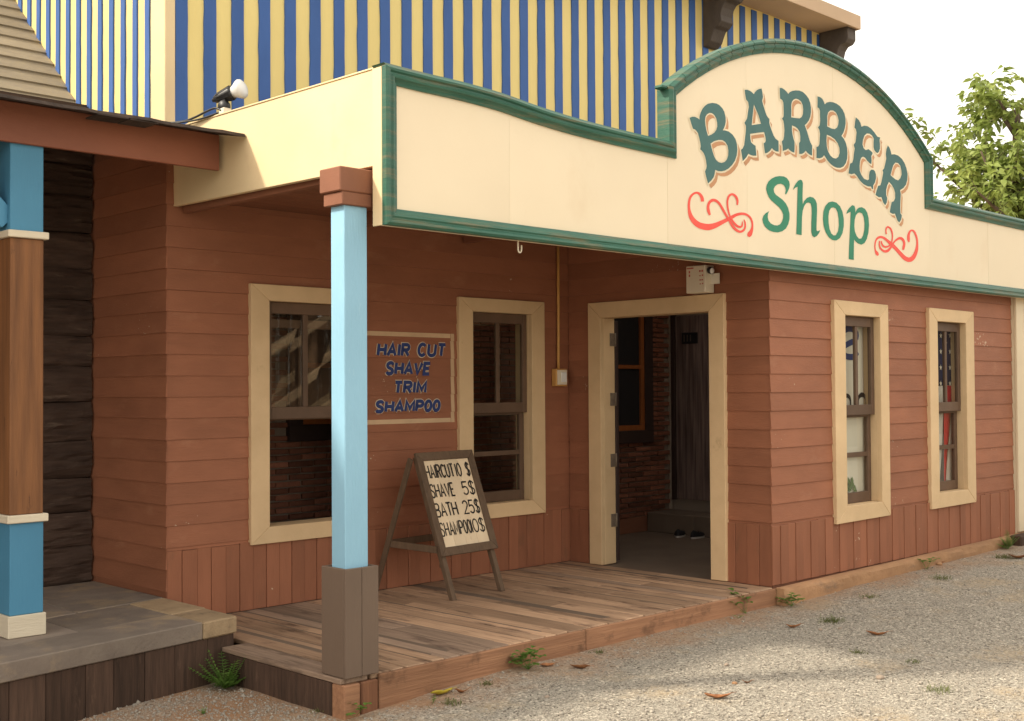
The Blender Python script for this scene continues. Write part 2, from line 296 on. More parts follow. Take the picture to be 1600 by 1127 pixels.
def ribbons(name, strokes, f, mt, parent):
    """strokes = [(pts, hw)], f(u,v,k)->xyz; one mesh"""
    V, F = [], []
    for k, (pts, hw) in enumerate(strokes):
        Lp, Rp = ribbon_geo(pts, hw); b = len(V)
        for l, r in zip(Lp, Rp): V += [f(l[0], l[1], k), f(r[0], r[1], k)]
        for i in range(len(pts)-1): F.append((b+2*i, b+2*i+1, b+2*i+3, b+2*i+2))
    return mk(name, V, F, mt, parent, recalc=False)
def arc(cx, cy, rx, ry, a0, a1, n=10): return [(cx+rx*math.cos(math.radians(a0+(a1-a0)*i/n)), cy+ry*math.sin(math.radians(a0+(a1-a0)*i/n))) for i in range(n+1)]
S_ = smooth_pts([(.95, .82), (.75, .98), (.4, 1), (.12, .88), (.08, .70), (.25, .57), (.55, .49), (.85, .38), (.95, .22), (.8, .05), (.5, 0), (.2, .03), (.03, .18)], 3)
GLY = {  # stroke letters in a unit box: width, strokes
 'H': (.72, [[(0, 0), (0, 1)], [(1, 0), (1, 1)], [(0, .5), (1, .5)]]), 'A': (.78, [[(0, 0), (.5, 1), (1, 0)], [(.2, .33), (.8, .33)]]),
 'I': (.08, [[(.5, 0), (.5, 1)]]), 'R': (.7, [[(0, 0), (0, 1), (.6, 1)]+arc(.62, .76, .36, .24, 85, -85)+[(0, .5)], [(.45, .5), (1, 0)]]),
 'C': (.72, [arc(.52, .5, .5, .5, 42, 318, 16)]), 'U': (.7, [[(0, 1), (0, .3)]+arc(.5, .28, .5, .28, 180, 360)+[(1, .3), (1, 1)]]),
 'T': (.7, [[(0, 1), (1, 1)], [(.5, 1), (.5, 0)]]), 'S': (.68, [S_]), 'V': (.76, [[(0, 1), (.5, 0), (1, 1)]]),
 'E': (.6, [[(1, 1), (0, 1), (0, 0), (1, 0)], [(0, .52), (.85, .52)]]), 'M': (.85, [[(0, 0), (0, 1), (.5, .25), (1, 1), (1, 0)]]),
 'P': (.66, [[(0, 0), (0, 1), (.6, 1)]+arc(.6, .74, .4, .26, 85, -85)+[(0, .48)]]), 'O': (.62, [arc(.5, .5, .5, .5, 90, 450, 22)]),
 'B': (.68, [[(0, .52), (0, 1), (.55, 1)]+arc(.58, .77, .34, .23, 85, -85)+[(0, .54)], [(0, .5), (.6, .5)]+arc(.6, .25, .4, .25, 85, -85)+[(0, 0), (0, .5)]]),
 '1': (.08, [[(.5, 0), (.5, 1)]]), '0': (.55, [arc(.5, .5, .5, .5, 90, 450, 22)]), '2': (.62, [arc(.5, .72, .46, .28, 165, -25, 9)+[(.02, 0), (1, 0)]]),
 '5': (.6, [[(.95, 1), (.15, 1), (.08, .56)]+arc(.48, .31, .47, .31, 110, -150, 11)]), '$': (.55, [S_, [(.5, -.1), (.5, 1.1)]]), 'n': (.6, [[(0, 0), (0, .37)]+arc(.5, .38, .5, .26, 180, 0, 10)+[(1, .37), (1, 0)]]), ' ': (.45, [])}
def text_strokes(s, x, z, h, wscale, gap, hw, shear=0):
    out = []
    for ch in s:
        gw, st = GLY[ch]; gw = gw*h*wscale
        for p in st: out.append(([(x+a*gw+shear*b*h, z+b*h) for a, b in p], hw))
        x += gw+gap*h
    return out, x
def text_width(s, h, wscale, gap): return sum(GLY[c][0]*h*wscale+gap*h for c in s)-gap*h
# ------------------------------------------------------------------ ground
def gz(x, y):
    z = float(np.interp(x, [0, 2, 3.8, 5, 7.7, 9, 12, 16, 30], [-1.74, -1.735, -1.70, -1.64, -1.622, -1.60, -1.545, -1.52, -1.5]))
    t = min(max((5.1-y)/3, 0), 1); z = z*(1-t)+(-1.65)*t
    if -3 < x < 20 and -4 < y < 9: z += .012*noise.noise((x*.9, y*.9, 0))+.005*noise.noise((x*4, y*4, 3))
    return z
xs = sorted(set(list(np.round(np.arange(1, 14, .12), 3))+[-400, -200, -80, -30, -12, -5, -2, 0, 15, 17, 20, 26, 40, 80, 200, 500])); ys = sorted(set(list(np.round(np.arange(1.4, 7.2, .12), 3))+[-400, -200, -80, -30, -12, -6, -3, 0, 8, 10, 14, 20, 40, 100, 250, 500]))
V = [(x, y, gz(x, y)) for y in ys for x in xs]; n = len(xs)
F = [(j*n+i, j*n+i+1, (j+1)*n+i+1, (j+1)*n+i) for j in range(len(ys)-1) for i in range(n-1)]
g = fast_mesh('ground', V, F, 'gravel_ground', smooth=True); tag(g, 'dusty tan gravel yard in front of the shop', kind='structure')
# loose stones lying on it
def stones(N):
    oc = np.array([(1, 0, 0), (-1, 0, 0), (0, 1, 0), (0, -1, 0), (0, 0, 1), (0, 0, -1)], float); fc = np.array([(0, 2, 4), (2, 1, 4), (1, 3, 4), (3, 0, 4), (2, 0, 5), (1, 2, 5), (3, 1, 5), (0, 3, 5)])
    d = rng.uniform(3.1, 13.5, N*2)**1; x = rng.uniform(2.6, 13.5, N*2); y = rng.uniform(1.6, 5.05, N*2); lft = rng.random(N*2) < .08; x = np.where(lft, rng.uniform(2.4, 3.78, N*2), x); y = np.where(lft, rng.uniform(4.6, 6.2, N*2), y)
    keep = (rng.random(N*2) < np.clip(1.35-.1*np.hypot(x, y), .1, 1)*np.where((x > 4) & (y > 4.3), np.clip(1-(y-4.3)*1.1, .25, 1), 1)); x, y = x[keep][:N], y[keep][:N]; N = len(x)
    z = np.array([gz(a, b) for a, b in zip(x, y)]); s = rng.lognormal(math.log(.0048), .42, N).clip(.002, .018)
    jit = rng.uniform(.6, 1.35, (N, 6, 3)); an = rng.uniform(0, 6.28, N); ca, sa = np.cos(an), np.sin(an)
    P = oc[None]*jit*s[:, None, None]; P[:, :, 2] *= .7; Q = P.copy(); Q[:, :, 0] = P[:, :, 0]*ca[:, None]-P[:, :, 1]*sa[:, None]; Q[:, :, 1] = P[:, :, 0]*sa[:, None]+P[:, :, 1]*ca[:, None]
    Q += np.stack([x, y, z+s*.25], 1)[:, None]; F = (fc[None]+(np.arange(N)*6)[:, None, None]).reshape(-1, 3); return Q.reshape(-1, 3), F
V, F = stones(60000); o = fast_mesh('gravel', V, F, 'stone_bits'); tag(o, 'loose grey and tan gravel scattered over the yard', 'gravel', kind='stuff')
# ------------------------------------------------------------------ the shop building
YW, YF, XL, XD, XR = 7.2, 5.13, 3.95, 7.80, 12.08       # back porch wall, front wall, left wall, door wall, right end
ZD = -1.5                                                # deck and floor level
shop = thing('shop_building', 'brown clapboard barber shop with cream framed windows and open doorway', 'building', (8, 7, ZD))
f_por = lambda u, n, z: (u, YW-n, z)
f_frt = lambda u, n, z: (u, YF-n, z)
f_dor = lambda u, n, z: (XD-n, u, z)
f_lft = lambda u, n, z: (XL-n, u, z)
PIT = .14; LAP0 = .097
def backing(name, f, u0, u1, z0, z1, ops, n0, n1, mt, parent):
    us = sorted({u0, u1, *[q for o in ops for q in o[:2]]}); zs = sorted({z0, z1, *[q for o in ops for q in o[2:]]}); V, F = [], []
    solid = lambda i, j: 0 <= i < len(us)-1 and 0 <= j < len(zs)-1 and not any(o[0]-1e-6 <= us[i] and us[i+1] <= o[1]+1e-6 and o[2]-1e-6 <= zs[j] and zs[j+1] <= o[3]+1e-6 for o in ops)
    idx = {}
    def v(i, j, n):
        if (i, j, n) not in idx: idx[(i, j, n)] = len(V); V.append(f(us[i], n, zs[j]))
        return idx[(i, j, n)]
    for i in range(len(us)-1):
        for j in range(len(zs)-1):
            if not solid(i, j): continue
            for n in (n0, n1): F.append((v(i, j, n), v(i+1, j, n), v(i+1, j+1, n), v(i, j+1, n)))
            for (a, b, c, d) in ((i-1, j, (i, j), (i, j+1)), (i+1, j, (i+1, j), (i+1, j+1)), (i, j-1, (i, j), (i+1, j)), (i, j+1, (i, j+1), (i+1, j+1))):
                if not solid(a, b): F.append((v(*c, n0), v(*d, n0), v(*d, n1), v(*c, n1)))
    return mk(name, V, F, mt, parent)
def lap_boards(f, u0, u1, z0, z1, ops, parent, mt='siding', n_hi=.004, n_lo=.0125):
    k0 = math.floor((z0-LAP0)/PIT); k1 = math.ceil((z1-LAP0)/PIT)
    for k in range(k0, k1):
        ca, cb = LAP0+k*PIT, LAP0+(k+1)*PIT; za, zb = max(ca, z0), min(cb, z1)
        if zb-za < .02: continue
        full = sorted(o for o in ops if o[2] <= za+.004 and o[3] >= zb-.004); part = [o for o in ops if o not in full and o[2] < zb-.004 and o[3] > za+.004]
        iv, c = [], u0
        for o in full:
            if o[0] > c: iv.append((c, o[0]))
            c = max(c, o[1])
        if c < u1: iv.append((c, u1))
        for (a, b) in iv:
            if b-a < .01: continue
            e = random.uniform(-.0012, .0012); bot, top = [(a, za+e)], [(a, zb)]
            for o in sorted(part):
                if o[0] > b or o[1] < a: continue
                p, q = max(o[0], a), min(o[1], b)
                if o[3] < zb: bot += [(p, za+e), (p, o[3]), (q, o[3]), (q, za+e)]
                else: top += [(p, zb), (p, o[2]), (q, o[2]), (q, zb)]
            bot.append((b, za+e)); top.append((b, zb)); pts = []
            for q in bot+top[::-1]:
                if not pts or abs(pts[-1][0]-q[0])+abs(pts[-1][1]-q[1]) > 1e-5: pts.append(q)
            kk = len(pts); nn = lambda z: n_lo+(n_hi-n_lo)*(z-ca)/PIT+e*.6
            V = [f(u, nn(z), z) for u, z in pts]+[f(u, 0, z) for u, z in pts]
            mk('siding_board', V, [tuple(range(kk)), tuple(range(2*kk-1, kk-1, -1))]+[(i, (i+1) % kk, kk+(i+1) % kk, kk+i) for i in range(kk)], mt, parent)
def prot(z):      # how far the boards of a lap wall stand out at height z
    k = math.floor((z-LAP0)/PIT); return .0125-.0085*((z-LAP0)/PIT-k)
def planks(f, u0, u1, z0, z1, skip, parent, wd=.107, mt='siding_plank'):
    u = u0; i = 0
    while u < u1-.01:
        b = min(u+wd+random.uniform(-.004, .004), u1)
        if u1-b < .03: b = u1
        if not any(s[0] < (u+b)/2 < s[1] for s in skip):
            n = (.020 if i % 2 else .0145)+random.uniform(-.001, .001); zt = z1+random.uniform(-.004, .004)
            V = [f(p, q, r) for r in (z0, zt) for p, q in ((u+.0012, 0), (b-.0012, 0), (b-.0012, n), (u+.0012, n))]
            mk('plank', V, BF, mt, parent, bevel=.0022)
        u = b; i += 1
ZP = -1.045
# windows: (face map, opening u0,u1, casing outer u0,u1, opening z0,z1, outer z0,z1)
WIN = {'L': (f_por, 4.715, 5.40, 4.565, 5.55, -.945, .618, -1.06, .73), 'M': (f_por, 6.637, 7.31, 6.486, 7.467, -.94, .622, -1.057, .732),
       'R1': (f_frt, 8.825, 9.39, 8.657, 9.53, -.97, .578, -1.102, .694), 'R2': (f_frt, 10.43, 11.0, 10.273, 11.168, -.97, .583, -1.103, .698)}
def opening(k): return (WIN[k][1]-.021, WIN[k][2]+.021, WIN[k][5]-.021, WIN[k][6]+.021)
def casing_open(k): return (WIN[k][3]+.02, WIN[k][4]-.02, WIN[k][7]+.02, WIN[k][8]-.02)
DOORO = (5.665, 6.785, ZD, .592); DOORC = (5.52, 6.925, ZD, .722)
ZT = 1.62
pw = backing('porch_wall', f_por, XL+.002, XD-.002, ZD-.02, ZT, [opening('L'), opening('M')], -.12, 0, 'brown_paint', shop)
lap_boards(f_por, XL, XD, ZP, 1.66, [casing_open('L'), casing_open('M')], pw)
planks(f_por, XL, XD, ZD, ZP, [], pw)
fw = backing('front_wall', f_frt, XD+.002, XR, ZD-.05, ZT, [opening('R1'), opening('R2')], -.12, 0, 'brown_paint', shop)
lap_boards(f_frt, XD-.016, XR, ZP, ZT, [casing_open('R1'), casing_open('R2')], fw)
planks(f_frt, XD-.02, XR, ZD+.012, ZP, [], fw)
dw = backing('door_wall', f_dor, YF+.13, YW, ZD-.02, ZT, [(DOORO[0]-.021, DOORO[1]+.021, ZD-.02, DOORO[3]+.021)], -.12, 0, 'brown_paint', shop)
lap_boards(f_dor, YF+.001, YW-.02, ZP, ZT, [(DOORC[0]+.02, DOORC[1]-.02, ZD-1, DOORC[3]-.02)], dw)
planks(f_dor, YF+.001, YW-.02, ZD, ZP, [(DOORC[0]+.02, DOORC[1]-.02)], dw)
lw = backing('left_wall', f_lft, YW+.003, 8.6, -1.4, 2.0, [], -.12, 0, 'brown_paint', shop)
lap_boards(f_lft, YW-.017, 8.6, -1.36, 1.62, [], lw)
# foundation under the front wall
V, F = [], []; nx = 90
for i in range(nx+1):
    x = 7.79+(12.3-7.79)*i/nx; zt = ZD-.002+.03*i/nx
    for j, (n, z) in enumerate(((.0, zt), (.035, zt), (.068, zt-.006), (.078, zt-.025), (.082, zt-.06), (.085, -1.75), (0, -1.75))):
        r = .010*noise.noise((x*3, j*.7, 5))+.006*noise.noise((x*13, j*1.3, 9)) if 0 < j < 5 else 0; V.append((x, YF-.03-n-r, z+(r*.6 if j else 0)))
for i in range(nx):
    for j in range(7): F.append((7*i+j, 7*i+(j+1) % 7, 7*i+7+(j+1) % 7, 7*i+7+j))
F += [tuple(range(7)), tuple(range(7*nx, 7*nx+7))]
mk('foundation', V, F, 'kerb_concrete', shop)
def window(key, open_lower=False, tilt=0):
    f, u0, u1, a0, a1, z0, z1, b0, b1 = WIN[key]; nc = .042
    loc = f((a0+a1)/2, 0, b0); w_ = bpy.data.objects.new('window', None); w_.empty_display_size = .1; put(w_, (loc[0], loc[1], loc[2]+ZC), shop)
    def cb(us, zs, n0=.0, n1=nc, name='casing_board', mt='casing', bv=.003): 
        V = [f(u, n, z) for z in zs for u, n in ((us[0], n0), (us[1], n0), (us[1], n1), (us[0], n1))]; return mk(name, V, BF, mt, w_, bevel=bv)
    def mitre(pts, name='casing_board'):
        V = [f(u, n, z) for n in (0, nc) for u, z in pts]; return mk(name, V, BF, 'casing', w_, bevel=.003)
    t = tilt
    g_ = .0008
    mitre([(a0, b1), (a1, b1-t), (u1, z1), (u0, z1)]); mitre([(a0, b0), (a1, b0+t), (u1, z0), (u0, z0)])
    mitre([(a0, b0+g_), (a0, b1-g_), (u0, z1-g_), (u0, z0+g_)]); mitre([(a1, b0+t+g_), (a1, b1-t-g_), (u1, z1-g_), (u1, z0+g_)])
    # reveal lining
    cb((u0-.02, u0), (z0, z1), -.16, 0, 'reveal_board'); cb((u1, u1+.02), (z0, z1), -.16, 0, 'reveal_board'); cb((u0, u1), (z1, z1+.02), -.16, 0, 'reveal_board'); cb((u0, u1), (z0-.02, z0), -.16, 0, 'reveal_board')
    zm = z0+(z1-z0)*.485; st = .05
    def sash(za, zb, n, vert, rail_b=.075, rail_t=.065, off=0):
        s0 = u0+.004; s1 = u1-.004
        cb((s0, s0+st), (za, zb), n, n+.035, 'sash_stile', 'sash'); cb((s1-st, s1), (za, zb), n, n+.035, 'sash_stile', 'sash')
        cb((s0+st, s1-st), (zb-rail_t, zb), n+.001, n+.034, 'sash_rail', 'sash'); cb((s0+st, s1-st), (za, za+rail_b), n+.001, n+.034, 'sash_rail', 'sash')
        um, zz = (s0+s1)/2+off, (za+rail_b+zb-rail_t)/2
        if vert: cb((um-.02, um+.02), (za+rail_b, zb-rail_t), n+.004, n+.031, 'glazing_bar', 'sash'); P = [(s0+st, um-.02, za+rail_b, zb-rail_t), (um+.02, s1-st, za+rail_b, zb-rail_t)]
        else: cb((s0+st, s1-st), (zz-.02, zz+.02), n+.004, n+.031, 'glazing_bar', 'sash'); P = [(s0+st, s1-st, za+rail_b, zz-.02), (s0+st, s1-st, zz+.02, zb-rail_t)]
        for p in P:
            e = random.uniform(-.0016, .0016)
            V = [f(p[0]-.004, n+.018+e, p[2]-.004), f(p[1]+.004, n+.018-e, p[2]-.004), f(p[1]+.004, n+.018, p[3]+.004), f(p[0]-.004, n+.018, p[3]+.004)]; mk('pane', V, [(0, 1, 2, 3)], 'glass', w_)
    sash(zm-.02, z1-.003, -.052, True, .085, .08)
    if open_lower: sash(zm-.028, z1-.12, -.092, True, .06, .06)
    else: sash(z0+.003, zm+.02, -.092, False, .085, .06)
    return w_
window('L', True); window('M'); window('R1', tilt=.006); window('R2', tilt=.004)
# door frame: flat cream casing, deep jamb, hinges, leaf folded back inside
df = bpy.data.objects.new('door_frame', None); put(df, (XD, 6.2, ZD+ZC), shop)
def dmitre(pts, n0=0, n1=.045): return mk('casing_board', [f_dor(u, n, z) for n in (n0, n1) for u, z in pts], BF, 'casing', df, bevel=.003)
dmitre([(DOORC[0], DOORC[3]+.004), (DOORC[1], DOORC[3]), (DOORO[1], DOORO[3]), (DOORO[0], DOORO[3])])
dmitre([(DOORC[0], ZD+.004), (DOORC[0], DOORC[3]), (DOORO[0], DOORO[3]-.001), (DOORO[0], ZD+.004)]); dmitre([(DOORC[1], ZD+.004), (DOORC[1], DOORC[3]-.001), (DOORO[1], DOORO[3]-.001), (DOORO[1], ZD+.004)])
for (a, b, c, d) in ((DOORO[0]-.02, DOORO[0], ZD+.004, DOORO[3]), (DOORO[1], DOORO[1]+.02, ZD+.004, DOORO[3]), (DOORO[0], DOORO[1], DOORO[3], DOORO[3]+.02)): box('jamb_board', XD, XD+.14, a, b, c, d, 'casing', df)
for z in (.41, -.1, -.62, -1.13):
    h = box('hinge', XD+.075, XD+.139, DOORO[1]-.006, DOORO[1]-.001, z-.055, z+.055, 'metal', df, .001); lathe('hinge_pin', [(0, .007), (.115, .007)], (XD+.142, DOORO[1]-.008, z-.0575), (0, 0, 1), 'metal', h, 8)
lf = box('door_leaf', XD+.146, XD+.186, DOORO[1]-.004, DOORO[1]+1.04, ZD+.02, DOORO[3]-.02, 'dark_frame', shop)
# inside
YB = 8.10; XP = 10.42
box('floor', XL+.12, XR, YF+.12, 9.0, ZD-.12, ZD-.004, 'floor_concrete', shop, 0)
boxes('ceiling', [(4.05, XR-.125, 6.9, 9.0, ZT+.002, ZT+.06), (XD, 8.3, YF+.125, 6.9, ZT+.002, ZT+.06), (9.9, XR-.125, YF+.125, 6.9, ZT+.002, ZT+.06)], 'brown_paint', shop)  # gap between the pieces is added to let sky light into the room
box('end_wall', XR-.12, XR-.002, YF+.121, 9.0, ZD-.004, ZT, 'plaster', shop, 0)
bw = box('brick_wall', XL+.121, XP-.06, YB+.004, YB+.2, ZD-.003, ZT, 'mortar', shop, 0)
box('plinth', XL+.121, XP-.062, YB-.014, YB+.003, ZD-.003, -1.345, 'brown_paint', shop, .004)
BP, BL, BH = .052, .245, .040
base = bmesh.new(); bmesh.ops.create_cube(base, size=1); bmesh.ops.scale(base, vec=(BL-.013, .03, BH), verts=base.verts); bmesh.ops.bevel(base, geom=base.edges[:], offset=.004, segments=1, affect='EDGES')
bms = []
for k in range(5):
    c = base.copy()
    for v in c.verts: v.co += Vector((random.uniform(-.003, .003), random.uniform(-.002, .002), random.uniform(-.002, .002)))
    me = bpy.data.meshes.new('brick'); c.to_mesh(me); c.free(); me.materials.append(MATS['brick']); bms.append(me)
base.free(); rest = []; shown = []
row = 0; z = -1.345+BP/2
while z < ZT-.03:
    x = XL+.2+(BL/2 if row % 2 else 0)
    while x < XP-.08:
        u, v = proj((x, YB, z)); vis = (400 < u < 520 and 640 < v < 835) or (945 < u < 1056 and 478 < v < 830)
        hid = (5.49 < x < 6.25 and -.41 < z < .75) or (9.2 < x < 10.02 and -.56 < z < .98)
        if x+BL/2 > XP-.065:
            rest.append(((x-BL/2+XP-.062)/2, YB-.004, z, (XP-.062-x+BL/2)/2)); break
        if not hid: (shown if vis else rest).append((x+random.uniform(-.004, .004), YB-.004+random.uniform(-.004, .004), z+random.uniform(-.002, .002)))
        x += BL
    z += BP; row += 1
random.shuffle(shown); rest += shown[300:]
for (x, y, z) in shown[:300]:
    o = bpy.data.objects.new('brick', random.choice(bms)); put(o, (x, y, z+ZC), bw)
o = boxes('brick_courses', [(q[0]-(q[3] if len(q) > 3 else BL/2)+.006, q[0]+(q[3] if len(q) > 3 else BL/2)-.006, q[1]-.015, q[1]+.015, q[2]-BH/2, q[2]+BH/2) for q in rest], 'brick', bw); o['kind'] = 'stuff'
# inner framed windows on the brick wall
for nm, (x0, x1, z0, z1) in (('a', (9.15, 10.045, -.575, 1.0)), ('b', (5.486, 6.28, -.41, .8))):
    iw = bpy.data.objects.new('inner_window', None); put(iw, ((x0+x1)/2, YB, z0+ZC), shop); t = .13
    for (a, b, c, d) in ((x0, x1, z1-t, z1), (x0, x1, z0, z0+t), (x0, x0+t, z0+t, z1-t), (x1-t, x1, z0+t, z1-t)): box('frame_board', a, b, YB-.05, YB+.01, c, d, 'dark_frame', iw)
    q = .055
    for (a, b, c, d) in ((x0+t, x1-t, z1-t-q, z1-t), (x0+t, x1-t, z0+t, z0+t+q), (x0+t, x0+t+q, z0+t+q, z1-t-q), (x1-t-q, x1-t, z0+t+q, z1-t-q), (x0+t+q, x1-t-q, (z0+z1)/2-.02, (z0+z1)/2+.02)): box('sash_bar', a, b, YB-.035, YB+.005, c, d, 'orange_frame', iw)
    box('backing', x0+t, x1-t, YB-.008, YB+.004, z0+t, z1-t, 'black_plastic', iw, 0)
# partition with the plank door, seen through the doorway
box('partition', XP, XP+.1, YF+.121, YB+.3, ZD-.003, ZT, 'plaster', shop, 0)
box('corner_trim', XP-.06, XP-.001, YB-.02, YB+.2, ZD-.002, ZT-.001, 'plaster', shop, .006)
dd = bpy.data.objects.new('inner_door', None); put(dd, (XP, 7.6, -1.3+ZC), shop)
y = 8.02
for k in range(6): box('door_plank', XP-.035, XP-.002, y-.137, y, -1.19, .76, 'dark_door', dd, .004); y -= .14
for (a, b, c, d) in ((8.025, 8.075, -1.2, .82), (7.1, 7.178, -1.2, .82), (7.1, 8.075, .82, .88)): box('frame_board', XP-.05, XP-.0015, a, b, c, d, 'dark_frame', dd)
box('number_plate', XP-.045, XP-.0355, 7.72, 7.93, .46, .58, 'black_plastic', dd)
ribbons('number', text_strokes('111', -7.895, .485, .07, .6, .55, .006)[0], lambda u, v, k: (XP-.0475, -u, v), 'metal', dd)
step = thing('concrete_step', 'low concrete step below the inner plank door', 'step', (10.2, 7.5, ZD))
for a, b in ((7.47, 8.07), (6.8, 7.466)): box('step_block', 9.94, XP-.052, a, b, ZD-.003, -1.30, 'floor_concrete', step, .008)
def shoe(cx, cy, an, label):
    t = thing('shoe', label, 'shoe', (cx, cy, ZD), 'pair of shoes inside the doorway'); ca, sa = math.cos(an), math.sin(an)
    tr = lambda a, b, z: (cx+a*ca-b*sa, cy+a*sa+b*ca, ZD-.003+z)
    outl = [(.14*math.cos(q)+(0.0), (.048+.008*math.cos(q))*math.sin(q)*(1-.12*math.cos(2*q))) for q in [2*math.pi*i/20 for i in range(20)]]
    mk('sole', [tr(a, b, z) for z in (0, .018) for a, b in outl], [tuple(range(20)), tuple(range(39, 19, -1))]+[(i, (i+1) % 20, 20+(i+1) % 20, 20+i) for i in range(20)], 'shoe_sole', t)
    V, F = [], []; L = [(0, 1.0, .016), (.35, .98, .03), (.7, .85, .045), (1, .5, .055)]
    for (q, s, zz) in L:
        for a, b in outl: V.append(tr(a*s-(1-s)*.05, b*s, zz+.028*q*max(0, -a/.14)))
    for i in range(3):
        for k in range(20): F.append((i*20+k, i*20+(k+1) % 20, (i+1)*20+(k+1) % 20, (i+1)*20+k))
    mk('upper', V, F, 'shoe_cloth', t, True)
shoe(9.83, 7.56, .5, 'dark cloth shoe nearer the brick wall, one of a pair by the step'); shoe(9.86, 7.36, .2, 'dark cloth shoe nearer the door frame, one of a pair by the step')
# hung inside the right windows
ps = thing('paper_poster', 'white poster with mirrored dark letters hung inside the window nearer the door', 'poster', (9.1, 5.24, -.98))
mk('sheet', boxv(8.70, 9.36, 5.236, 5.240, -.93, ZT-.002), BF, 'paper', ps)
def inside(u, v, k=0): q = on_y(u, v, 5.2335-.0004*k); return (q.x, 5.2335-.0004*k, q.z)
def plot(txt, u0, u1, v0, v1, hw, name, mt, par):       # letters seen from behind, so mirrored
    st, xe = text_strokes(txt, 0, 0, 1, 1, .2, hw); w0 = max(a for p, _ in st for a, b in p)
    ribbons(name, [([(1-a/w0, b) for a, b in p], h) for p, h in st], lambda a, b, k: inside(u0+(u1-u0)*a, v1+(v0-v1)*b, k), mt, par)
plot('S', 1317, 1341, 514, 558, .11, 'lettering', 'navy_paint', ps)
plot('n', 1317, 1329, 606, 640, .10, 'lettering', 'black_paint', ps); plot('n', 1341, 1353, 604, 640, .10, 'lettering', 'black_paint', ps)
fl = thing('flag', 'red, white and blue starred flag hung inside the window farther from the door', 'flag', (10.72, 5.3, .6))
def cloth(name, pts, nx, nz_, mt):
    """pts = four pixel corners (tl, tr, br, bl) taken to the plane just behind the glass, gently folded"""
    tl, tr, br_, bl = [on_y(*p, 5.250) for p in pts]; V, F = [], []
    for j in range(nz_+1):
        for i in range(nx+1):
            a, b = i/nx, j/nz_; p = tl.lerp(tr, a).lerp(bl.lerp(br_, a), b); V.append((p.x, 5.250+.010*math.sin(p.x*30+1), p.z))
    for j in range(nz_):
        for i in range(nx): q = j*(nx+1)+i; F.append((q, q+1, q+nx+2, q+nx+1))
    o = mk(name, V, F, mt, fl, True, recalc=False); md = o.modifiers.new('thick', 'SOLIDIFY'); md.thickness = .002; return o
cloth('canton', [(1445, 440), (1512, 446), (1512, 600), (1445, 604)], 12, 10, 'flag_blue')
cloth('stripe', [(1445, 604.5), (1474, 603), (1467, 775), (1445, 780)], 6, 10, 'flag_white'); cloth('stripe', [(1474.5, 603), (1487, 602), (1478, 765), (1474, 768)], 4, 10, 'flag_red'); cloth('stripe', [(1487.5, 602), (1512, 600.5), (1512, 765), (1478.5, 768)], 6, 10, 'flag_white')
for r in range(8):
    for c in range(3):
        cu, cv = 1463+c*14.5+(7 if r % 2 else 0), 512+r*12.5; b = on_y(cu, cv, 5.233); yy = 5.233; stv = [(b.x, yy, b.z)]
        if cu > 1500: continue
        for q in range(10): rr = .030 if q % 2 == 0 else .012; stv.append((b.x+rr*math.sin(q*math.pi/5), yy, b.z+rr*math.cos(q*math.pi/5)))
        mk('star', stv, [(0, 1+q, 1+(q+1) % 10) for q in range(10)], 'paper', fl, recalc=False)
# a sprig standing in the lower corner of the near window
def leaf_quads(V, F, p, d, up, ln, wd, bend=.25):
    """pointed leaf of six faces"""
    d = d.normalized(); s = d.cross(up); s = s.normalized() if s.length > 1e-3 else Vector((1, 0, 0)); nn = s.cross(d); b = len(V); mid = []
    for t, k in ((0, .12), (.3, .85), (.6, .9), (1, .02)):
        c = p+d*ln*t-nn*bend*ln*t*t; V.append(c-s*wd*.5*k+nn*wd*.14*k); V.append(c); V.append(c+s*wd*.5*k+nn*wd*.14*k)
    for i in range(3): q = b+3*i; F += [(q, q+1, q+4, q+3), (q+1, q+2, q+5, q+4)]
def rv(a=1): return Vector((random.uniform(-a, a), random.uniform(-a, a), random.uniform(-a, a)))
pot = thing('window_plant', 'small dark leafy plant behind the lower pane of the window nearer the door', 'plant', (9.08, 5.27, -.97))
V, F = [], []
for k in range(46):
    a = random.uniform(0, 6.28); e = random.uniform(.2, 1.3); d = Vector((math.cos(a)*math.cos(e), math.sin(a)*math.cos(e)*.04, math.sin(e))); leaf_quads(V, F, Vector((9.06, 5.225, -.91))+d*random.uniform(.02, .13), (d+rv(.4)*.5), Vector((0, -1, .3)), random.uniform(.05, .08), .035)
mk('foliage', V, F, 'weed_leaf', pot, recalc=False); lathe('pot', [(0, .005), (.05, .008), (.055, .008)], (9.06, 5.225, -.968), (0, 0, 1), 'brown_paint', pot, 14)
# ------------------------------------------------------------------ upper striped storey
ST = thing('striped_house', 'yellow and blue striped upper storey with overhanging eave behind the sign', 'building', (8, 7.5, ZT))
ZE = 3.96
hs = boxes('wall', [(XL, XR, YW, 11.0, ZT+.07, ZE+.3)], 'stripe_yellow', ST)
def batten(f, u, wd, z0, z1, parent):
    """blue painted batten with a hand-painted wavering edge"""
    ns = 26; s = random.uniform(0, 99); V, F = [], []
    for i in range(ns+1):
        z = z0+(z1-z0)*i/ns; e = .005*noise.noise((s, z*6, 0))+.004*noise.noise((s+7, z*19, 0)); e2 = .0025*noise.noise((s+31, z*7, 0))
        for (q, n) in ((u-wd/2+e-.001, 0), (u-wd/2+e, .011), (u+wd/2+e2, .011), (u+wd/2+e2+.001, 0)): V.append(f(q, n, z))
    for i in range(ns):
        for k in range(3): F.append((4*i+k, 4*i+k+1, 4*i+5+k, 4*i+4+k))
    F += [(0, 1, 2, 3), (4*ns, 4*ns+1, 4*ns+2, 4*ns+3)]
    mk('batten', V, F, 'stripe_blue', parent)
u = XL+.105
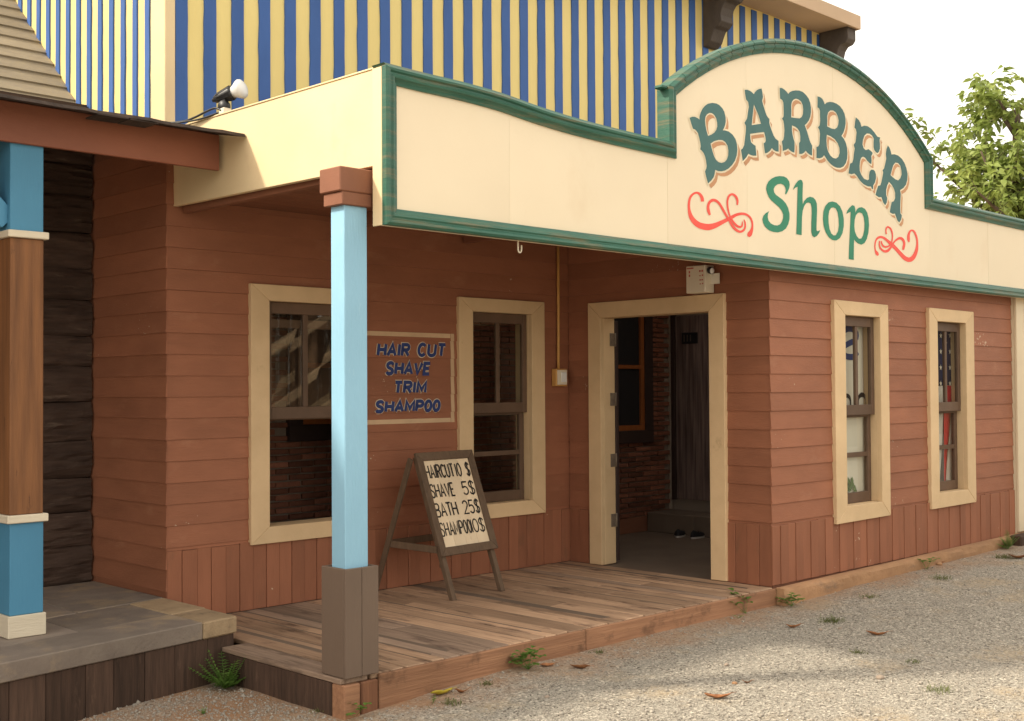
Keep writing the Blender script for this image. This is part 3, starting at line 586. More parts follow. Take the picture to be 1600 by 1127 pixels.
while u < XR-.03: batten(f_por, u, .092, ZT+.06, ZE-.012+random.uniform(-.008, .004), hs); u += .2145
u = YW+.24
while u < 10.9: batten(f_lft, u, .06, ZT+.06, ZE-.01, hs); u += .1715
cb_ = mk('corner_board', boxv(XL-.02, XL+.055, YW-.02, YW+.17, ZT+.05, ZE-.002), BF, 'cream_beam', ST, bevel=.004)
box('soffit', XL-.35, XR+.06, 6.80, 11.2, ZE, ZE+.05, 'soffit', ST, .003)
box('fascia_board', XL-.37, XR+.08, 6.775, 6.799, ZE-.012, ZE+.14, 'soffit', ST, .004); box('fascia_board', XR+.061, XR+.084, 6.80, 11.2, ZE-.012, ZE+.14, 'soffit', ST, .004)
box('roof', XL-.37, XR-.3, 7.3, 11.2, ZE+.06, ZE+.2, 'shingle_edge', ST, .004)
def corbel(x0, x1):
    prof = [(0, 0), (.36, 0), (.36, -.13), (.33, -.17), (.27, -.185), (.235, -.23), (.215, -.30), (.225, -.36), (.185, -.40), (.14, -.42), (.115, -.47), (.09, -.53), (.04, -.57), (0, -.58)]
    extrude_poly('corbel', prof, lambda a, b, n: (n, YW-.0115-a, ZE-.001+b), x0, x1, 'corbel_grey', ST, .006)
for xx in (4.6, 7.35, 9.80): corbel(xx, xx+.2)
corbel(XR-.11, XR+.06)
# ------------------------------------------------------------------ porch roof: cream side beam, header, ceiling
PR = thing('porch_roof', 'porch roof with cream side board, brown header beam and brown ceiling', 'roof', (5.9, 6.1, 1.2))
extrude_poly('side_board', [(5.077, 1.185), (YW-.0, 1.205), (YW-.0, 1.712), (5.077, 1.702)], lambda a, b, n: (4.0+n, a, b), 0, .035, 'cream_beam', PR, .003)
extrude_poly('top_cap', [(5.077, 1.7025), (YW-.001, 1.7125), (YW-.001, 1.722), (5.077, 1.712)], lambda a, b, n: (3.994+n, a, b), 0, .06, 'cream_beam', PR, .002)
box('header_beam', 3.79, XD-.0, 5.10, 5.285, 1.035, 1.165, 'brown_paint', PR, .006)
for k in range(16): box('ceiling_board', 4.04, XD+.1, 5.29+k*.1195, 5.29+k*.1195+.117, 1.255, 1.272, 'brown_paint', PR, .003)
for x in (4.06, 5.3, 6.55): box('joist', x, x+.05, 5.29, YW-.02, 1.165, 1.254, 'brown_paint', PR, .003)
boxes('roof_deck', [(4.036, XD+.13, 5.08, YW-.02, 1.45, 1.50), (XD+.13, 8.3, 5.36, YW-.02, 1.69, 1.72), (9.9, XR+.4, 5.36, YW-.02, 1.69, 1.72)], 'shingle_edge', PR)  # same added opening left here, brightens the room behind the door
box('soffit_board', XD+.02, XR+.4, 5.078, 5.112, .872, .90, 'brown_paint', PR, .002)
# ------------------------------------------------------------------ the big sign
YS = 5.0; SX0, SX1, SZ0 = 3.99, 12.53, .865
SG = thing('shop_sign', 'large cream BARBER Shop sign board with green moulding and arched top', 'sign', (8.26, 5.04, SZ0))
AC = (8.26, 2.62-3.1); AX0, AX1 = 6.405, 10.12
arch = lambda x: AC[1]+math.sqrt(3.1**2-(x-AC[0])**2)
SAG = smooth_pts([(3.99, 1.702), (4.27, 1.697), (4.55, 1.696), (4.85, 1.684), (5.17, 1.655), (5.5, 1.636), (5.87, 1.627), (AX0, 1.622)], 3)
def top(x):
    if x < AX0: return float(np.interp(x, [p[0] for p in SAG], [p[1] for p in SAG]))
    if x <= AX1: return arch(x)
    return 1.640-.012*(x-AX1)/2.4
fs = lambda u, v, n: (u, YS-n, v)
cuts = [SX0, 4.93, AX0, 7.33, 8.52, 9.72, AX1, 11.3, SX1]
for a, b in zip(cuts[:-1], cuts[1:]):
    g_ = .0008; a_, b_ = a+(g_ if a > SX0 else .006), b-g_; n = max(2, int((b-a)/.06)); xs_ = [a_+(b_-a_)*i/n for i in range(n+1)]
    e = 1e-4; pts = [(a_, SZ0+.004), (b_, SZ0+.004)]+[(x, top(min(max(x, a+e), b-e))-.004) for x in reversed(xs_)]
    extrude_poly('panel', pts, fs, -.07, random.uniform(-.0006, .0006), 'cream_board', SG)
box('end_board', SX0-.006, SX0+.005, YS-.002, YS+.076, SZ0-.004, 1.70, 'cream_beam', SG, .002)
# outline path, clockwise seen from the street
path = [(SX0, SZ0)]+SAG[:-1]; i_tl = 1; path.append((AX0, 1.622)); i_s1 = len(path)-1
na = 27; arcp = [(AX0+(AX1-AX0)*i/na, arch(AX0+(AX1-AX0)*i/na)) for i in range(na+1)]
i_a0 = len(path); path += arcp; i_a1 = len(path)-1; path += [(AX1, top(AX1+.001))]; i_s2 = len(path)-1; path += [(SX1, top(SX1))]; i_tr = len(path)-1; path += [(SX1, SZ0)]; i_br = len(path)-1
path += [(9.0, SZ0)]; i_bm = len(path)-1
NP = len(path)
def mit(i):
    p = Vector(path[i]); a = Vector(path[i-1]); b = Vector(path[(i+1) % NP]); d1 = (p-a).normalized(); d2 = (b-p).normalized()
    n1 = Vector((d1.y, -d1.x)); n2 = Vector((d2.y, -d2.x)); mv = n1+n2
    if mv.length < 1e-4: return n1
    mv.normalize(); return mv/max(mv.dot(n1), .3)
PROF = [(-.003, 0), (-.003, .036), (.010, .047), (.022, .045), (.030, .034), (.038, .034), (.046, .040), (.056, .037), (.062, .026), (.074, .017), (.088, .013), (.088, 0)]
WRAP = [(.0, -.072), (-.012, -.072), (-.012, .03)]+PROF[1:]+[(.0, 0)]
def mould(idx, prof=PROF, gap=0.0):
    V, F = [], []; k = len(prof)
    for q, i in enumerate(idx):
        p = Vector(path[i % NP]); mv = mit(i % NP)
        if gap and q in (0, len(idx)-1):
            o = Vector(path[idx[1] % NP]) if q == 0 else Vector(path[idx[-2] % NP]); p = p+(o-p).normalized()*gap
        for w_, n in prof: c = p+mv*w_; V.append((c.x, YS-n, c.y))
    for q in range(len(idx)-1):
        for j in range(k): F.append((q*k+j, q*k+(j+1) % k, (q+1)*k+(j+1) % k, (q+1)*k+j))
    F += [tuple(range(k)), tuple(range((len(idx)-1)*k, len(idx)*k))]
    mk('moulding', V, F, 'green_trim', SG)
mould([0, 1]); mould(list(range(1, i_s1+1)), WRAP); mould([i_s1, i_a0], WRAP)
for i in range(i_a0, i_a1): mould([i, i+1], WRAP, .0028)
mould([i_a1, i_s2], WRAP); mould([i_s2, i_tr], WRAP); mould([i_tr, i_br]); mould([i_br, i_bm], gap=.001); mould([i_bm, NP], gap=.001)
box('moulding_end', 6.335, AX0-.014, YS-.02, YS+.05, 1.985, 2.008, 'green_trim', SG, .006)
# lettering: outlines read off the photograph onto the board's plane
def onboard(pts, ox, oy, sc, dx=0, dy=0): 
    r = []
    for u, v in pts: q = on_y(ox+u/sc+dx, oy+v/sc+dy, YS); r.append((q.x, q.z))
    return r
def grow(pts, d):
    n = len(pts); A = sum(pts[i][0]*pts[(i+1) % n][1]-pts[(i+1) % n][0]*pts[i][1] for i in range(n)); sg = 1 if A > 0 else -1; out = []
    for i in range(n):
        p = Vector(pts[i]); d1 = (p-Vector(pts[i-1])).normalized(); d2 = (Vector(pts[(i+1) % n])-p).normalized(); mv = Vector((d1.y, -d1.x))+Vector((d2.y, -d2.x))
        mv = mv.normalized()/max(mv.normalized().dot(Vector((d1.y, -d1.x))), .6) if mv.length > 1e-3 else Vector((d1.y, -d1.x)); q = p+mv*d*sg; out.append((q.x, q.y))
    return out
LET = [  # x0, y0, scale, outer, holes
 (1070, 130, 6.63, [(45,360),(70,350),(100,350),(130,365),(147,380),(148,345),(158,310),(178,268),(205,235),(235,215),(280,206),(320,212),(352,228),(385,262),(405,300),(418,350),(420,400),(412,440),(400,470),(388,490),(415,492),(450,503),(490,535),(520,580),(535,630),(540,690),(533,750),(515,805),(485,850),(450,885),(410,908),(375,915),(340,912),(310,900),(305,940),(295,975),(270,1010),(236,1040),(222,990),(212,950),(205,915),(218,885),(222,860),(215,800),(205,760),(190,725),(170,700),(155,688),(160,655),(156,620),(145,570),(132,520),(115,495),(100,480),(80,475),(62,420)],
  [[(236,548),(222,500),(210,440),(205,390),(210,350),(225,325),(250,310),(275,312),(300,330),(320,365),(330,410),(332,450),(322,485),(300,515),(270,535)], [(262,628),(300,602),(345,590),(385,592),(415,612),(438,650),(447,700),(445,750),(432,790),(408,818),(375,828),(345,820),(318,795),(298,755),(282,705),(270,660)]]),
 (1150, 130, 8.67, [(112,92),(150,92),(190,110),(220,135),(235,152),(250,125),(275,98),(305,82),(340,75),(352,130),(360,190),(348,240),(360,290),(385,370),(405,430),(425,465),(447,490),(445,540),(455,580),(480,650),(505,715),(530,755),(570,785),(572,860),(572,932),(535,925),(505,908),(480,882),(455,918),(420,945),(388,955),(378,890),(370,815),(388,805),(398,780),(392,730),(375,665),(280,675),(185,690),(190,760),(200,805),(225,830),(258,850),(265,920),(270,985),(225,985),(185,972),(162,958),(135,1005),(85,1060),(75,990),(62,905),(85,885),(105,840),(115,760),(128,640),(128,580),(108,540),(130,505),(145,480),(155,400),(168,320),(160,260),(130,222),(118,150)],
  [[(237,290),(222,420),(207,572),(265,562),(332,552),(300,440),(265,360)]]),
 (1210, 130, 8.675, [(66,66),(95,68),(130,90),(160,118),(182,150),(200,125),(235,108),(280,100),(330,102),(380,122),(425,165),(458,210),(480,270),(490,330),(490,400),(480,460),(460,510),(430,550),(405,572),(420,610),(440,670),(460,740),(480,800),(507,850),(505,920),(505,985),(470,970),(440,945),(418,918),(395,945),(365,962),(330,962),(330,890),(328,815),(345,790),(345,720),(335,660),(310,620),(280,595),(232,575),(232,640),(240,700),(255,760),(268,800),(268,880),(265,945),(230,932),(200,910),(180,888),(155,905),(108,922),(105,850),(95,790),(115,770),(125,720),(130,640),(125,570),(115,510),(97,485),(118,455),(120,400),(118,320),(115,265),(100,230),(72,212),(68,140)],
  [[(222,465),(225,380),(222,300),(232,255),(255,225),(285,212),(320,222),(355,250),(378,300),(385,360),(380,420),(365,460),(335,480),(280,475)]]),
 (1260, 140, 8.05, [(133,88),(165,95),(195,120),(215,155),(225,188),(250,165),(290,157),(330,162),(375,180),(415,210),(450,255),(475,310),(488,370),(488,430),(478,490),(460,545),(435,585),(465,620),(490,670),(505,730),(512,800),(508,870),(490,930),(460,970),(420,988),(380,985),(340,970),(300,940),(260,895),(235,855),(217,828),(195,855),(160,868),(120,862),(122,790),(120,725),(145,715),(158,690),(162,620),(165,560),(158,510),(140,478),(162,450),(168,390),(165,320),(165,270),(155,240),(133,225),(135,150)],
  [[(255,465),(258,400),(256,340),(268,290),(295,265),(330,265),(365,290),(388,335),(400,390),(395,440),(380,480),(350,500),(310,492)], [(252,570),(300,590),(350,625),(390,680),(410,740),(412,800),(395,850),(365,870),(330,862),(295,830),(268,780),(252,720),(247,640)]]),
 (1320, 170, 5.927, [(98,80),(125,105),(142,135),(150,168),(175,158),(205,162),(240,185),(270,220),(298,260),(325,268),(318,290),(322,330),(322,370),(312,400),(300,412),(285,405),(270,385),(262,355),(262,310),(265,280),(250,250),(225,232),(200,230),(178,250),(165,290),(160,330),(170,365),(190,385),(215,375),(235,390),(255,410),(242,440),(245,475),(242,515),(225,505),(205,485),(185,455),(165,445),(148,455),(138,485),(133,530),(135,575),(150,615),(175,650),(205,662),(220,655),(220,620),(225,585),(240,565),(260,565),(275,580),(285,610),(285,645),(275,685),(260,710),(258,745),(248,745),(238,722),(210,720),(170,700),(135,665),(105,620),(85,600),(60,608),(30,600),(38,550),(45,510),(65,500),(75,470),(80,420),(88,370),(78,335),(95,310),(100,270),(105,220),(98,190),(85,175),(90,130)], []),
 (1320, 170, 5.927, [(395,340),(412,365),(422,395),(428,425),(455,422),(490,435),(525,465),(550,505),(568,555),(578,610),(575,660),(562,705),(540,735),(508,755),(515,790),(512,850),(510,920),(512,970),(525,990),(518,1030),(502,1055),(485,1040),(470,1000),(460,972),(440,975),(412,960),(420,910),(430,865),(450,858),(462,830),(462,780),(450,740),(430,705),(405,678),(390,710),(380,750),(380,800),(390,830),(385,870),(370,895),(352,870),(335,820),(310,820),(280,800),(290,760),(305,715),(325,710),(335,680),(345,630),(352,590),(345,570),(360,555),(370,510),(380,460),(375,420),(382,375)],
  [[(420,615),(432,570),(445,525),(465,500),(490,505),(510,530),(520,570),(522,610),(510,645),(490,665),(465,655),(440,635)]])]
for (ox, oy, sc, outer, holes) in LET:
    O = onboard(outer, ox, oy, sc); Hs = [onboard(h, ox, oy, sc) for h in holes]
    for k, (dx, dz) in enumerate(((.012, -.011), (.024, -.022), (.035, -.031))):
        sh = fillpoly('letter_shade', [[(a+dx, b+dz) for a, b in O]]+[[(a+dx, b+dz) for a, b in h] for h in Hs], lambda u, v: (u, YS-.0012-.0004*k, v), 'tan_paint', SG)
    fillpoly('letter_outline', [grow(O, .013)]+[grow(h, -.010) for h in Hs], lambda u, v: (u, YS-.0028, v), 'outline_cream', SG)
    fillpoly('letter', [O]+Hs, lambda u, v: (u, YS-.0042, v), 'teal_paint', SG)
SHOP = [([(150,495),(138,525),(135,560),(145,600),(170,630),(205,648),(240,652),(270,640),(292,610),(305,570),(305,530),(290,490),(260,450),(220,415),(180,380),(150,345),(130,300),(118,250),(125,205),(145,165),(180,135),(220,115),(265,108),(310,112),(345,130),(370,165),(378,205),(370,245),(352,285),(335,312),(325,300),(335,265),(328,230),(310,205),(280,192),(245,198),(215,220),(200,250),(205,285),(225,315),(260,340),(300,370),(335,410),(360,460),(375,520),(375,580),(362,635),(335,685),(295,715),(245,728),(195,722),(150,705),(110,670),(85,625),(77,580),(88,545),(115,515)], []),
 ([(413,260),(425,225),(445,190),(470,160),(492,148),(512,155),(522,185),(520,260),(518,340),(520,420),(535,385),(565,350),(600,335),(635,345),(660,370),(675,410),(678,480),(675,570),(672,660),(672,705),(685,715),(712,703),(700,735),(675,768),(648,782),(625,765),(615,720),(615,620),(620,520),(618,450),(608,410),(585,398),(560,405),(535,440),(520,490),(512,560),(510,660),(508,757),(450,748),(455,620),(458,480),(462,340),(465,225),(440,235)], []),
 ([(845,387),(890,400),(930,440),(958,500),(972,580),(972,660),(958,735),(930,790),(890,817),(850,812),(810,785),(775,730),(752,660),(743,580),(748,500),(770,435),(805,397)], [[(855,452),(885,465),(905,510),(915,580),(918,650),(908,715),(885,758),(860,762),(835,740),(815,690),(805,620),(803,550),(812,490),(830,460)]]),
 ([(1000,525),(1010,490),(1035,455),(1065,428),(1088,435),(1098,465),(1100,510),(1115,475),(1140,455),(1170,450),(1205,470),(1230,510),(1245,570),(1250,650),(1243,730),(1225,800),(1200,845),(1165,863),(1130,850),(1100,825),(1085,805),(1083,900),(1082,1030),(1027,1022),(1030,900),(1038,740),(1045,600),(1048,500),(1025,510)], [[(1148,508),(1175,520),(1192,560),(1200,630),(1198,700),(1185,760),(1165,795),(1140,798),(1115,770),(1095,720),(1088,660),(1092,590),(1105,540),(1125,515)]])]
for outer, holes in SHOP: fillpoly('letter', [onboard(outer, 1180, 260, 7.042)]+[onboard(h, 1180, 260, 7.042) for h in holes], lambda u, v: (u, YS-.0028, v), 'shop_green', SG)
FLO = [(1060, 290, 12.31, [[(460,310,30),(450,240,30),(410,170,25),(350,140,20),(280,165,20),(225,230,22),(200,330,22),(200,450,25),(230,580,38),(290,680,48),(380,755,55),(480,790,60),(580,800,60),(700,770,50),(820,715,40),(920,665,35),(1000,625,35),(1100,570,28),(1200,545,25),(1290,555,22),(1370,610,20),(1410,690,18),(1420,780,18),(1400,870,30),(1365,940,45),(1345,985,22)],
  [(600,570,20),(575,490,28),(565,410,25),(590,330,25),(650,285,28),(720,295,25),(790,360,22),(850,460,22),(910,570,22),(970,660,20),(1030,770,25),(1100,850,25),(1180,890,22),(1250,860,20),(1280,790,17),(1275,710,15),(1255,655,8)], [(1125,375,15),(1130,290,20),(1095,210,22),(1030,170,20),(970,200,20),(940,280,18),(938,380,16),(955,490,16),(985,590,14),(1040,690,20),(1110,770,22),(1180,800,20),(1220,770,15),(1225,690,6)]]),
 (1355, 340, 14.09, [[(915,545,14),(905,480,30),(905,400,28),(930,320,22),(970,285,18),(1020,300,20),(1060,370,22),(1090,470,20),(1098,580,22),(1085,700,32),(1050,810,40),(990,900,48),(910,930,50),(820,890,45),(730,800,40),(640,700,38),(540,600,40),(450,520,30),(370,455,25),(290,430,25),(220,460,22),(180,530,16),(165,630,14),(175,720,16),(210,790,35),(235,838,18)],
  [(785,715,18),(800,640,28),(810,570,25),(780,490,28),(720,455,28),(650,485,22),(580,550,18),(500,680,24),(430,740,30),(360,740,25),(290,680,20),(262,600,16),(270,515,14)], [(415,368,14),(405,290,14),(420,230,18),(455,210,18),(510,250,18),(540,330,16),(550,420,14),(535,530,14),(480,620,16),(400,650,20),(340,620,18),(310,560,16),(312,515,8)]])]
for ox, oy, sc, sts in FLO:
    ss = []
    for s in sts:
        q = smooth_pts(s, 4); ss.append(([(a, b) for a, b, _ in q], [c for _, _, c in q]))
    def ff(u, v, k): p = on_y(ox+u/sc, oy+v/sc, YS); return (p.x, YS-.0024-.0006*k, p.z)
    ribbons('flourish', ss, ff, 'red_paint', SG)
hk = thing('hanging_hook', 'small pale wire hook hanging under the sign near the post', 'hook', (5.06, 5.05, .86))
tube('wire', smooth_pts([(5.045, 5.05, .872), (5.045, 5.05, .82), (5.052, 5.05, .803), (5.066, 5.05, .803), (5.073, 5.05, .82), (5.073, 5.05, .845)], 3), .005, 'white_plastic', hk)
# ------------------------------------------------------------------ porch post
PO = thing('porch_post', 'light blue square porch post in a taupe wooden base box', 'post', (3.91, 5.19, ZD))
box('shaft', 3.835, 3.985, 5.125, 5.245, -.94, .968, 'post_blue', PO, .004)
box('cap_block', 3.805, 4.0, 5.103, 5.268, .966, 1.034, 'brown_paint', PO, .004)
for (a, b, c, d) in ((3.808, 3.914, 5.088, 5.106), (3.9155, 4.025, 5.088, 5.106)): box('front_board', a, b, c, d, ZD+.003, -.932, 'box_taupe', PO, .003)
box('side_board', 3.808, 3.826, 5.107, 5.30, ZD+.003, -.932, 'box_taupe', PO, .003); box('side_board', 4.007, 4.025, 5.107, 5.30, ZD+.003, -.932, 'box_taupe', PO, .003); box('back_board', 3.827, 4.006, 5.282, 5.30, ZD+.003, -.932, 'box_taupe', PO, .003)
box('top_lid', 3.8265, 4.0065, 5.1065, 5.2815, -.955, -.937, 'box_taupe', PO, .002)
# ------------------------------------------------------------------ porch deck
DK = thing('porch_deck', 'weathered wooden porch deck in front of the shop door', 'deck', (5.8, 6.1, ZD))
x = 3.79; k = 0; YD0 = 5.118
while x < XD-.025:
    wd = random.choice((.10, .12, .145, .145, .17, .19)); x1 = min(x+wd, XD-.021)
    if XD-.021-x1 < .05: x1 = XD-.021
    dz = random.uniform(-.004, 0); tl = random.uniform(-.0025, .0025); mt = 'deck_wood_old' if (x < 5.0 and random.random() < .55) or random.random() < .15 else 'deck_wood'
    segs = [(YD0-random.uniform(0, .008), YW-.021)]
    if random.random() < .4: s = random.uniform(5.7, 6.7); segs = [(segs[0][0], s-.002), (s+.002, YW-.021)]
    if x < 3.99: segs = [(YD0, 6.268)] if x < 3.9 else segs
    for (a, b) in segs:
        e = .0035+random.random()*.0045
        V = [(p, q, ZD+dz+r+(tl if p > x+.01 else -tl)) for r in (-.028, 0) for p, q in ((x+e, a), (x1-e, a), (x1-e, b), (x+e, b))]; mk('plank', V, BF, mt, DK, bevel=.004)
    x = x1; k += 1
for (a, b) in ((4.03, 5.66), (5.663, 7.785)): mk('front_skirt', boxv(a, b, 5.088, 5.112, -1.76, ZD-.006), BF, 'deck_skirt', DK, bevel=.005)
mk('corner_block', boxv(3.80, 3.905, 5.09, 5.2, -1.76, ZD-.03), BF, 'deck_skirt', DK, bevel=.007); mk('corner_block', boxv(3.912, 4.026, 5.094, 5.2, -1.76, ZD-.03), BF, 'skirt_warm', DK, bevel=.007)
y = 5.203
while y < 6.26:
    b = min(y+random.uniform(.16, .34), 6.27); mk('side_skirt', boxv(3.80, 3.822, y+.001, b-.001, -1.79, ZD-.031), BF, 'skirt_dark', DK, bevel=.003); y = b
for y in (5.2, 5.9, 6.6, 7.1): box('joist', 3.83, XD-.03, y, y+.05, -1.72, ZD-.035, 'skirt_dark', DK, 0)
# ------------------------------------------------------------------ painted notice on the porch wall
NT = thing('painted_notice', 'painted HAIR CUT SHAVE TRIM SHAMPOO notice on the porch wall beside the post', 'sign', (6.0, YW-.02, -.27))
fn = lambda u, v, k=0: (u, YW-prot(v)-.002-.0004*k, v)
NX0, NX1, NZ0, NZ1, bwid = 5.53, 6.456, -.266, .436, .036
laps = [LAP0+PIT*k for k in range(-6, 6)]
def painted_strip(x0, x1, z0, z1):
    zs = [z0]+[q for q in laps if z0 < q < z1]+[z1]; V, F = [], []
    for a, b in zip(zs[:-1], zs[1:]):
        k = len(V); V += [fn(x0+.003*noise.noise((a*9, x0, 0)), a+.0006), fn(x1+.003*noise.noise((a*9, x1, 4)), a+.0006), fn(x1+.003*noise.noise((b*9, x1, 2)), b-.0006), fn(x0+.003*noise.noise((b*9, x0, 2)), b-.0006)]; F.append((k, k+1, k+2, k+3))
    mk('border', V, F, 'notice_cream', NT, recalc=False)
painted_strip(NX0, NX0+bwid, NZ0, NZ1); painted_strip(NX1-bwid, NX1, NZ0, NZ1); painted_strip(NX0+bwid+.004, NX1-bwid-.004, NZ1-bwid, NZ1-.001); painted_strip(NX0+bwid+.004, NX1-bwid-.004, NZ0+.001, NZ0+bwid)
def pxn(u, v): q = on_y(570+u/7.047, 510+v/7.047, YW); return q.x, q.z
for txt, (ul, ur), (vt, vb) in (('HAIR', (130, 492), (190, 322)), ('CUT', (572, 885), (190, 325)), ('SHAVE', (222, 725), (395, 527)), ('TRIM', (310, 675), (603, 735)), ('SHAMPOO', (108, 842), (808, 945))):
    xl, zb = pxn(ul, vb); xr, zt = pxn(ur, (vt)); h = zt-zb-.004; sh = .2; w0 = text_width(txt, h, 1, .34); W_ = xr-xl-sh*h*.6; ws = W_/w0
    st, _ = text_strokes(txt, xl, zb+.003, h*.9, ws*1.08, .34*ws, .0135, sh)
    ribbons('lettering_outline', [(p, .0195) for p, _ in st], lambda u, v, k: fn(u, v, 1+k*.4), 'edge_cream', NT)
    ribbons('lettering', st, lambda u, v, k: fn(u, v, 9+k*.4), 'navy_paint', NT)
# ------------------------------------------------------------------ A-frame price board
AF = thing('sandwich_board', 'brown wooden A-frame price board standing on the porch deck', 'sign', (6.05, 6.8, ZD))
FL, FR = Vector((5.742, 6.425, ZD+.002)), Vector((6.33, 6.474, ZD+.002)); TL, TR = Vector((5.79, 6.80, -.474)), Vector((6.385, 6.85, -.468))
ex = (FR-FL).normalized(); ez = (TL-FL); ez = (ez-ex*ez.dot(ex)).normalized(); en = ex.cross(ez); en = -en if en.y > 0 else en
Wb = (FR-FL).length; Hb = (TL-FL).length; O = FL
pb = lambda u, v, n=0: O+ex*u+ez*v+en*n
def abox(name, u0, u1, v0, v1, n0, n1, mt, bv=.003): return mk(name, [pb(u, v, n) for v in (v0, v1) for u, n in ((u0, n0), (u1, n0), (u1, n1), (u0, n1))], BF, mt, AF, bevel=bv)
def apoly(name, pts, n0, n1, mt): return mk(name, [pb(u, v, n) for n in (n0, n1) for u, v in pts], BF, mt, AF, bevel=.003)
V0 = Hb*.29; sw = .062
apoly('frame_rail', [(-.01, Hb), (Wb+.01, Hb), (Wb+.01-sw, Hb-sw), (-.01+sw, Hb-sw)], -.005, .02, 'aframe_wood'); apoly('frame_rail', [(-.01, V0), (Wb+.01, V0), (Wb+.01-sw, V0+sw), (-.01+sw, V0+sw)], -.005, .02, 'aframe_wood')
apoly('frame_stile', [(-.01, V0+.001), (-.01, Hb-.001), (-.01+sw, Hb-sw-.001), (-.01+sw, V0+sw+.001)], -.005, .02, 'aframe_wood'); apoly('frame_stile', [(Wb+.01, V0+.001), (Wb+.01, Hb-.001), (Wb+.01-sw, Hb-sw-.001), (Wb+.01-sw, V0+sw+.001)], -.005, .02, 'aframe_wood')
npan = 4
for k in range(npan): a = sw-.012+(Wb-2*sw+.024)*k/npan; b = sw-.012+(Wb-2*sw+.024)*(k+1)/npan; abox('panel_board', a+.0008, b-.0008, V0+sw-.004, Hb-sw+.004, -.004, .004+random.uniform(-.0004, .0004), 'aframe_panel', .001)
for u in (.012, Wb-.055): abox('front_leg', u, u+.043, 0, Hb-.02, -.045, -.0055, 'aframe_wood')
iw0, iw1, iv0, iv1 = sw-.008, Wb-sw+.008, V0+sw, Hb-sw; ih = iv1-iv0; iw_ = iw1-iw0
fa = lambda u, v, k: pb(u, v, .0056+.0004*k)
for r, (ltx, rtx, l_w, _) in enumerate((('HAIRCUT', '10 $', .60, .31), ('SHAVE', '5$', .50, .27), ('BATH', '25$', .46, .36), ('SHAMPOO', '10$', .66, .29))):
    h = ih*.148; zb = iv1-ih*(.205+.222*r)
    for txt, x0_, ww in ((ltx, iw0+.004, l_w*iw_), (rtx, iw1-.012-_*iw_, _*iw_)):
        if not txt: continue
        gp = .13; ws = 1.0; w0 = sum(GLY[c][0]*h for c in txt); ws = (ww-gp*h*(len(txt)-1))/w0
        st, _x = text_strokes(txt, x0_, zb, h, ws, gp, .0062 if r < 3 else .0052); ribbons('lettering', st, fa, 'black_paint', AF)
eb = Vector((en.x, en.y, 0)).normalized()*-1
for s, u in ((0, -.034), (1, Wb+.012)):
    foot = Vector((O+ex*(u+.01)))+eb*.765; foot.z = ZD+.002; topp = pb(u+.01, Hb-.03, -.03); bar('back_leg', foot+Vector((0, 0, .006)), topp, .044, .022, 'aframe_wood', AF, side=eb)
fl_, fr_ = pb(-.022, Hb*.37, -.02), None
foot = O+ex*(-.022)+eb*.765; foot.z = ZD; a = foot.lerp(pb(-.022, Hb-.03, -.03), .36); bar('spreader_bar', a+ex*.014, pb(.012, Hb*.345, -.03), .05, .018, 'aframe_wood', AF)
b0 = a+ex*.02; bar('cross_bar', b0+eb*.02, b0+ex*(Wb-.0)+eb*.02, .05, .018, 'aframe_wood', AF)
# ------------------------------------------------------------------ switch with conduit, emergency light
SW = thing('wall_switch', 'yellowed wall switch box with conduit running up beside the door', 'switch', (7.645, YW-.03, .04))
box('back_box', 7.575, 7.715, YW-.07, YW-.012, .015, .165, 'conduit_yellow', SW, .006); box('cover_plate', 7.585, 7.705, YW-.078, YW-.071, .028, .155, 'white_plastic', SW, .003); box('rocker', 7.625, 7.69, YW-.086, YW-.0785, .05, .135, 'lamp_white', SW, .003)
tube('conduit', [(7.64, YW-.035, .16), (7.642, YW-.034, .3), (7.65, YW-.03, .75), (7.652, YW-.03, 1.255)], .0125, 'conduit_yellow', SW, 10)
EM = thing('emergency_light', 'boxy white emergency light above the doorway', 'lamp', (7.74, 5.72, .735))
box('housing', 7.665, 7.785, 5.625, 5.81, .735, .948, 'white_plastic', EM, .006)
for k, z in enumerate((.905, .872, .838, .808)):
    for q in range(2): a = 5.642+.021*q+random.uniform(0, .004); box('red_mark', 7.6635, 7.6648, a, a+random.uniform(.009, .015), z-.010, z+random.uniform(-.003, .006), 'red_print', EM, 0)
box('red_mark', 7.6625, 7.6645, 5.735, 5.80, .924, .933, 'red_print', EM, 0)
for z in (.90, .872): box('red_mark', 7.6625, 7.6645, 5.768, 5.78, z-.009, z+.009, 'red_print', EM, 0)
lathe('lamp_head', [(0, .018), (.01, .026), (.035, .03), (.04, .026)], (7.71, 5.627, .91), (-.1, -1, -.2), 'black_plastic', EM, 14); lathe('lens', [(0, .026), (.006, .02), (.009, .002)], (7.706, 5.5895, .902), (-.1, -1, -.2), 'lamp_white', EM, 14)
mk('paper_tag', boxv(7.735, 7.738, 5.54, 5.63, .80, .882), BF, 'paper', EM)
